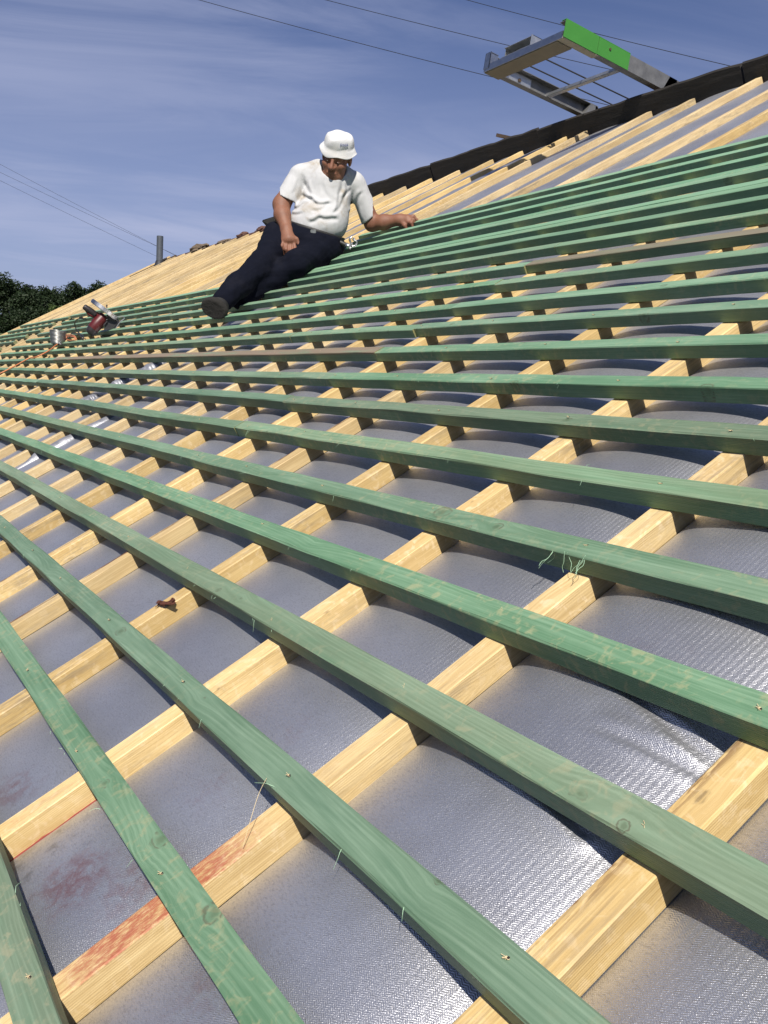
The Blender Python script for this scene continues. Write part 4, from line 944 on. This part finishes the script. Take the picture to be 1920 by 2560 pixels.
# bucket hat
def hatwob(r, z, a, i):
    if i <= 3:
        w = 0.006*math.sin(2*a+0.8)+0.004*math.sin(5*a+1.0); return r*(1+0.03*math.sin(3*a+0.5)), z + w*(1.6 if i <= 1 else 0.6) - 0.010*math.cos(a-0.2)*(1 if i <= 2 else 0.3)
    return r*(1+0.018*math.sin(3*a+i*0.4)+0.012*math.sin(7*a+i)), z + 0.003*math.sin(4*a+i)
prof = [(0.107, 0.046), (0.110, 0.047), (0.102, 0.058), (0.093, 0.070), (0.0865, 0.078), (0.0865, 0.086), (0.085, 0.098), (0.082, 0.112), (0.077, 0.124), (0.070, 0.132), (0.060, 0.138), (0.044, 0.142), (0.022, 0.143), (0.003, 0.143)]
bm = bmesh.new(); rings = add_lathe(bm, prof, 56, hatwob); bm.faces.new(rings[-1])
hatM = Matrix.Translation(hp(0.002, -0.012, -0.006)) @ Matrix(((rt.x, fw.x, up.x, 0), (rt.y, fw.y, up.y, 0), (rt.z, fw.z, up.z, 0), (0, 0, 0, 1))) @ Matrix.Rotation(math.radians(-4), 4, 'X') @ Matrix.Scale(0.88, 4)
hat = from_bm('hat', bm, M_HAT, man, hatM, smooth=True)
md = hat.modifiers.new('thick', 'SOLIDIFY'); md.thickness = 0.003
md = hat.modifiers.new('smooth', 'SUBSURF'); md.levels = 1; md.render_levels = 1
# FINA printed on the crown, wrapped round it
tcv = bpy.data.curves.new('txt', 'FONT'); tcv.body = 'FINA'; tcv.size = 0.021; tcv.align_x = 'CENTER'; tcv.extrude = 0.0; tcv.space_character = 1.1
to = bpy.data.objects.new('txt', tcv); COL.objects.link(to)
bpy.context.view_layer.update()
tme = bpy.data.meshes.new_from_object(to.evaluated_get(bpy.context.evaluated_depsgraph_get()))
bpy.data.objects.remove(to); bpy.data.curves.remove(tcv)
bm = bmesh.new(); bm.from_mesh(tme); bmesh.ops.subdivide_edges(bm, edges=bm.edges[:], cuts=1)
for v in bm.verts:
    a = math.pi/2 - 0.62 - 0.0
    ang = a + (-v.co.x/0.084)*-1.0*-1.0
    r = 0.0885 - 0.0
    z = 0.104 + v.co.y
    r = 0.0885 - 0.25*max(0, z-0.095)
    v.co = Vector((r*math.cos(ang), r*math.sin(ang), z))
bpy.data.meshes.remove(tme)
lt = from_bm('lettering', bm, M_INK, hat); md = lt.modifiers.new('thick', 'SOLIDIFY'); md.thickness = 0.0012; md.offset = 0

def folds(f, amp, seed, centres=(), name=''):
    P = f.grid(); near = np.abs(f.F) < 0.03; p = P[near]; r = np.random.RandomState(seed); d = np.zeros(len(p), np.float32)
    for k in range(7):
        w = r.normal(size=3); w /= np.linalg.norm(w); fr = r.uniform(35, 110)
        ph = (p @ w)*fr + 2.2*np.sin(p[:, 0]*r.uniform(8, 20)+r.uniform(0, 6)) + 1.6*np.sin(p[:, 2]*r.uniform(8, 20)+r.uniform(0, 6))
        d += np.sin(ph)**3 / 7
    for (c, nr, reach) in centres:
        q = p-np.array(c, np.float32); a = np.arctan2(q[:, 2], q[:, 0]+0.3*q[:, 1]); rr_ = np.sqrt((q**2).sum(1))
        d += 0.9*np.sin(a*nr+6*rr_)*np.exp(-rr_/reach)*np.clip(rr_/0.06-0.3, 0, 1)
    m = np.ones(len(p), np.float32)
    for c in BK['mouths'] if name == 'shirt' else (): m *= np.clip(np.sqrt(((p-np.array(c, np.float32))**2).sum(1))/0.05-1.0, 0, 1)
    f.F[near] += amp*d.astype(np.float32)*m

sh = BK['shirt']
shirt = Field(sh, 0.0045)
h0, h1 = (np.array(q) for q in BK['hem']); tang = (h1-h0)/np.linalg.norm(h1-h0); nrm = np.cross(tang, [0, 1, 0]); nrm = nrm if nrm[2] < 0 else -nrm
shirt.plane(h0, nrm)
for key, ck in (('sleeveR', 'cutR'), ('sleeveL', 'cutL')):
    slv = Field(BK[key], 0.0045); c0, c1, c2 = (np.array(q) for q in BK[ck])
    t_ = (c1-c0)/np.linalg.norm(c1-c0); nn = np.cross(t_, [0, 1, 0]); nn = nn if nn @ (c2-c0) > 0 else -nn
    slv.plane(c0, nn)
    mouth = (c0+c1)/2
    pr_ = BK[key][0]; ax2 = np.array(pr_[3])-np.array(pr_[1]); ax2 = ax2/np.linalg.norm(ax2)
    inner = ['rc', list(np.array(pr_[3])-ax2*0.012), pr_[4]-0.010, list(np.array(pr_[3])+ax2*0.12), pr_[4]-0.004, 0.01]
    slv.cut(inner, 0.004)
    sl, P = shirt.sub(slv.lo, slv.lo+slv.h*(slv.n-1))
    # blend the sleeve field into the shirt grid by trilinear lookup
    g_ = (P-slv.lo.astype(np.float32))/slv.h; i_ = np.clip(np.floor(g_).astype(int), 0, slv.n-2); f_ = np.clip(g_-i_, 0, 1)
    val = np.zeros(P.shape[:3], np.float32)
    for dx_ in (0, 1):
        for dy_ in (0, 1):
            for dz_ in (0, 1):
                wgt = (f_[..., 0] if dx_ else 1-f_[..., 0])*(f_[..., 1] if dy_ else 1-f_[..., 1])*(f_[..., 2] if dz_ else 1-f_[..., 2])
                val += wgt*slv.F[i_[..., 0]+dx_, i_[..., 1]+dy_, i_[..., 2]+dz_]
    F = shirt.F[sl]; k = 0.02; hh = np.clip(0.5+0.5*(F-val)/k, 0, 1); shirt.F[sl] = F*(1-hh)+val*hh-k*hh*(1-hh)
def crease(f, a, b_, r, k=0.012): f.cut(['rc', list(a), r, list(b_), r*0.5, 0.01], k)
folds(shirt, 0.0028, 3, (), 'shirt')
P_ = shirt.grid(); nr_ = np.abs(shirt.F) < 0.045; q_ = P_[nr_]; dd_ = np.zeros(len(q_), np.float32)
for a, b_, wd_, am_ in BK['creases']:
    a = np.array(a)[[0, 2]]; b_ = np.array(b_)[[0, 2]]; ab = b_-a; L_ = np.linalg.norm(ab); tn = ab/L_; nm_ = np.array([-tn[1], tn[0]])
    if nm_[1] < 0: nm_ = -nm_
    e = q_[:, [0, 2]]-a; al = e @ tn; s = e @ nm_ + 0.004*np.sin(al*60)
    w_ = np.clip(al/0.02+0.6, 0, 1)*np.clip((L_-al)/0.02+0.6, 0, 1)*(q_[:, 1] < -0.06)
    dd_ += 0.6*w_*am_*(np.exp(-(s/wd_)**2) - 0.75*np.exp(-((s-1.9*wd_)/(1.2*wd_))**2)).astype(np.float32)
shirt.F[nr_] += dd_
neck = [q for q in BK['neckcut']]
shirt.cut(['el', neck, [0.066, 0.075, 0.055], 0.01], 0.006)
link('shirt', shirt.mesh('shirt', 1), M_SHIRT, man, smooth=True)

pants = Field(BK['pants'], 0.0045)
b0, b1 = (np.array(q) for q in BK['belt'][:2]); tang = (b1-b0)/np.linalg.norm(b1-b0); nrm = np.cross(tang, [0, 1, 0]); nrm = nrm if nrm[2] > 0 else -nrm
pants.plane(b0+nrm*0.012, nrm)
folds(pants, 0.009, 9, ())
link('trousers', pants.mesh('trousers', 1), M_PANTS, man, smooth=True)
el_ = list(BK['belt'][2]); belt = Field([el_], 0.004)
belt.plane(b0+nrm*0.020, nrm); belt.plane(b0-nrm*0.020, -nrm)
link('belt', belt.mesh('belt', 1), M_LEATH, man, smooth=True)
bm = bmesh.new(); add_box(bm, (-0.014, -0.004, -0.012), (0.014, 0.004, 0.012)); bmesh.ops.bevel(bm, geom=bm.edges[:], offset=0.002, segments=2, affect='EDGES')
from_bm('belt_buckle', bm, M_STEEL, man, Matrix.Translation(BK['buckle']))

bc = np.array(BK['boot_c']); sn = np.array([-0.22, -0.93, -0.29]); sn /= np.linalg.norm(sn)
boot = Field(BK['boot'], 0.004); boot.plane(bc, sn)
btm = link('boot', boot.mesh('boot', 1), M_LEATH, man, smooth=True)
sole = Field([['el', list(bc+sn*0.004), [0.062, 0.024, 0.050], 0.01], ['el', list(bc+sn*0.004+np.array([-0.012, 0, 0.014])), [0.053, 0.022, 0.045], 0.02]], 0.0035)
sole.plane(bc+sn*0.014, sn); sole.plane(bc-sn*0.006, -sn)
link('sole', sole.mesh('sole', 1), M_SOLE, btm, smooth=True)

# claw tool hanging from the belt, and a stiff tool pouch behind him
hm = [Vector(q) for q in BK['hammer']]
ham = empty('hammer', MM @ Matrix.Translation(hm[0])); 
tag(ham, 'steel claw hammer hanging from the man\'s belt beside his left hip', 'hammer')
bm = bmesh.new(); add_tube(bm, [Vector((-0.02, 0, 0.01)), Vector((0.02, 0, -0.01)), hm[1]-hm[0]], [0.010, 0.012, 0.011], 10)
from_bm('shaft', bm, M_LEATH, ham, smooth=True)
bm = bmesh.new(); e = hm[1]-hm[0]
add_tube(bm, smooth_path([e, e+Vector((0.010, 0, 0.012)), e+Vector((0.004, 0, 0.036)), e+Vector((0.016, 0.002, 0.046))], 5), 0.0052, 8)
add_tube(bm, smooth_path([e, e+Vector((0.030, 0, 0.004)), e+Vector((0.040, 0, 0.022)), e+Vector((0.022, 0.002, 0.034)), e+Vector((0.030, 0, 0.040))], 5), 0.0052, 8)
add_tube(bm, [e+Vector((-0.018, 0, 0.008)), e+Vector((0.012, 0, -0.004))], 0.013, 10)
from_bm('claw_head', bm, M_STEEL, ham, smooth=True)
pp = [Vector(q) for q in BK['pouch']]
bm = bmesh.new(); add_prism(bm, [Vector((0, 0, 0)), pp[1]-pp[0], pp[2]-pp[0], (pp[2]-pp[0])*0.75+Vector((0, 0, -0.02)), pp[3]-pp[0]], (0.004, 0.03, 0.006))
bmesh.ops.bevel(bm, geom=bm.edges[:], offset=0.004, segments=2, affect='EDGES')
tag(from_bm('tool_pouch', bm, M_LEATH, None, MM @ Matrix.Translation(pp[0])), 'stiff black tool pouch sticking out behind the man\'s right hip', 'tool pouch')

# ------------------------------------------------------------------ overhead wires
WIRES = [[[-20.31,6.92,12.49],[-14.94,11.71,10.44]],[[-19.09,9.51,12.77],[-11.46,14.09,9.84]],[[-17.37,12.25,12.93],[-11.34,13.99,10.32]],[[-42.78,6.21,12.81],[-41.58,13.32,9.91]],[[-42.84,6.22,12.49],[-42.16,13.06,10.15]],[[-42.9,6.23,12.16],[-42.74,13.03,9.84]]]
WL = ['uppermost overhead wire, crossing just above the ladder\'s green cover', 'overhead wire passing behind the top box of the ladder', 'overhead wire reaching the left end of the ladder']
WL = [WL[2], WL[1], WL[0], 'highest of the three faint wires at the far left sky', 'middle of the three faint wires at the far left sky', 'lowest of the three faint wires at the far left sky']
for i, (a, b_) in enumerate(WIRES):
    a, b_ = Vector(a), Vector(b_); d = b_-a; A = a-d*0.9; B = b_+d*1.6
    pts = []
    for k in range(41):
        t = k/40; p = A.lerp(B, t); s = (t-0.257)*(t-0.543); p.z += d.length*0.35*s*(0.5 if i < 3 else 0.25); pts.append(p-A)
    bm = bmesh.new(); add_tube(bm, pts, 0.0062 if i < 3 else 0.0062, 6)
    tag(from_bm('overhead_wire', bm, M_WIRE, None, Matrix.Translation(A)), WL[i], 'wire', 'overhead wires in the sky')

# ------------------------------------------------------------------ trees on the hillside
def leafmat(name, a, b_):
    m, t, b = newmat(name)
    co = t.n('ShaderNodeTexCoord').outputs['Object']; n = t.noise(co, 1.3, 3); n2 = t.noise(co, 9, 2)
    t.set(b.inputs['Base Color'], t.mix(t.m('ADD', t.m('MULTIPLY', n, 0.6), t.m('MULTIPLY', n2, 0.4)), (*a, 1), (*b_, 1)))
    b.inputs['Roughness'].default_value = 0.6; b.inputs['Specular IOR Level'].default_value = 0.25; return m
LEAF = [leafmat('oak_leaves', (0.009, 0.018, 0.006), (0.019, 0.034, 0.011)), leafmat('pale_leaves', (0.04, 0.065, 0.018), (0.07, 0.105, 0.03))]
def tree(x, y, ztop, w, mi, seed, label, nleaf=7600):
    rr = random.Random(seed); zb = height(x, y)-0.2; H = ztop-zb
    root = empty('tree', Matrix.Translation((x, y, zb))); tag(root, label, 'tree', 'trees on the hillside')
    bm = bmesh.new(); add_tube(bm, [(0, 0, 0), (0.1, 0, H*0.3), (0, 0.1, H*0.6), (0.05, 0, H*0.85)], [w*0.05, w*0.04, w*0.025, 0.03], 8)
    lobes = []
    for k in range(11):
        a = rr.uniform(0, 6.28); q = rr.random()**0.6; zz = H*rr.uniform(0.30, 0.86)
        lobes.append((Vector((math.cos(a)*w*0.36*q, math.sin(a)*w*0.36*q, zz)), w*rr.uniform(0.15, 0.25)))
        add_tube(bm, [(0, 0, H*0.35*rr.uniform(0.5, 1)), lobes[-1][0]*0.6+Vector((0, 0, H*0.12)), lobes[-1][0]], [w*0.018, w*0.01, 0.02], 5)
    lobes.append((Vector((0, 0, H-w*0.17)), w*0.17))
    from_bm('trunk', bm, M_TRUNK, root)
    vs, fs = [], []
    for k in range(nleaf):
        c, r = lobes[rr.randrange(len(lobes))]
        d = Vector((rr.gauss(0, 1), rr.gauss(0, 1), rr.gauss(0, 1))).normalized()
        p = c + d*r*(rr.random()**0.33)*(1+0.22*mnoise.noise(d*2.2+c))
        s = rr.uniform(0.10, 0.22); a = Vector((rr.gauss(0, 1), rr.gauss(0, 1), rr.gauss(0, 0.6))).normalized(); b2 = a.cross(Vector((rr.gauss(0, 1), rr.gauss(0, 1), rr.gauss(0, 1)))).normalized()
        i = len(vs); vs += [p-a*s, p+b2*s*0.6, p+a*s, p-b2*s*0.6]; fs.append((i, i+1, i+2, i+3))
    me = bpy.data.meshes.new('crown'); me.from_pydata(vs, [], fs); me.update()
    link('crown', me, LEAF[mi], root)
TREES = [(-147.8, 20.3, 18.5, 9.0, 0, 'tall dark tree at the left picture edge'), (-147.3, 23.2, 18.4, 7.5, 0, 'dark rounded tree, second from the left picture edge'), (-146.8, 26.4, 17.6, 7.0, 0, 'dark lower tree, third from the left picture edge'),
         (-146.4, 28.9, 17.2, 8.0, 0, 'dark low tree left of the dip in the tree line'), (-150.9, 31.0, 17.2, 8.0, 0, 'dark tree in the dip of the tree line'), (-145.5, 32.6, 18.7, 7.6, 0, 'dark tall tree, left one of the two rounded crowns near the roof edge'),
         (-144.6, 36.3, 19.1, 8.0, 0, 'dark tall tree, right one of the two rounded crowns near the roof edge'), (-143.9, 39.4, 18.6, 8.0, 0, 'dark tree mostly hidden behind the roof verge'),
         (-134.9, 24.2, 14.8, 7.5, 0, 'dark bushy tree in front of the tree line at far left'), (-134.5, 28.4, 13.9, 4.2, 1, 'paler green bushy tree standing before the dark tree line'), (-133.5, 32.2, 14.9, 7.5, 0, 'dark bushy tree in front, just left of the roof verge'),
         (-122.0, 20.5, 11.8, 6.0, 0, 'lowest dark tree at the left edge, before the others'), (-121.5, 26.5, 11.2, 6.0, 0, 'lowest dark tree right of the left-edge one')]
for i, (x, y, zt, w, mi, lab) in enumerate(TREES): tree(x, y, zt, w, mi, 50+i, lab)
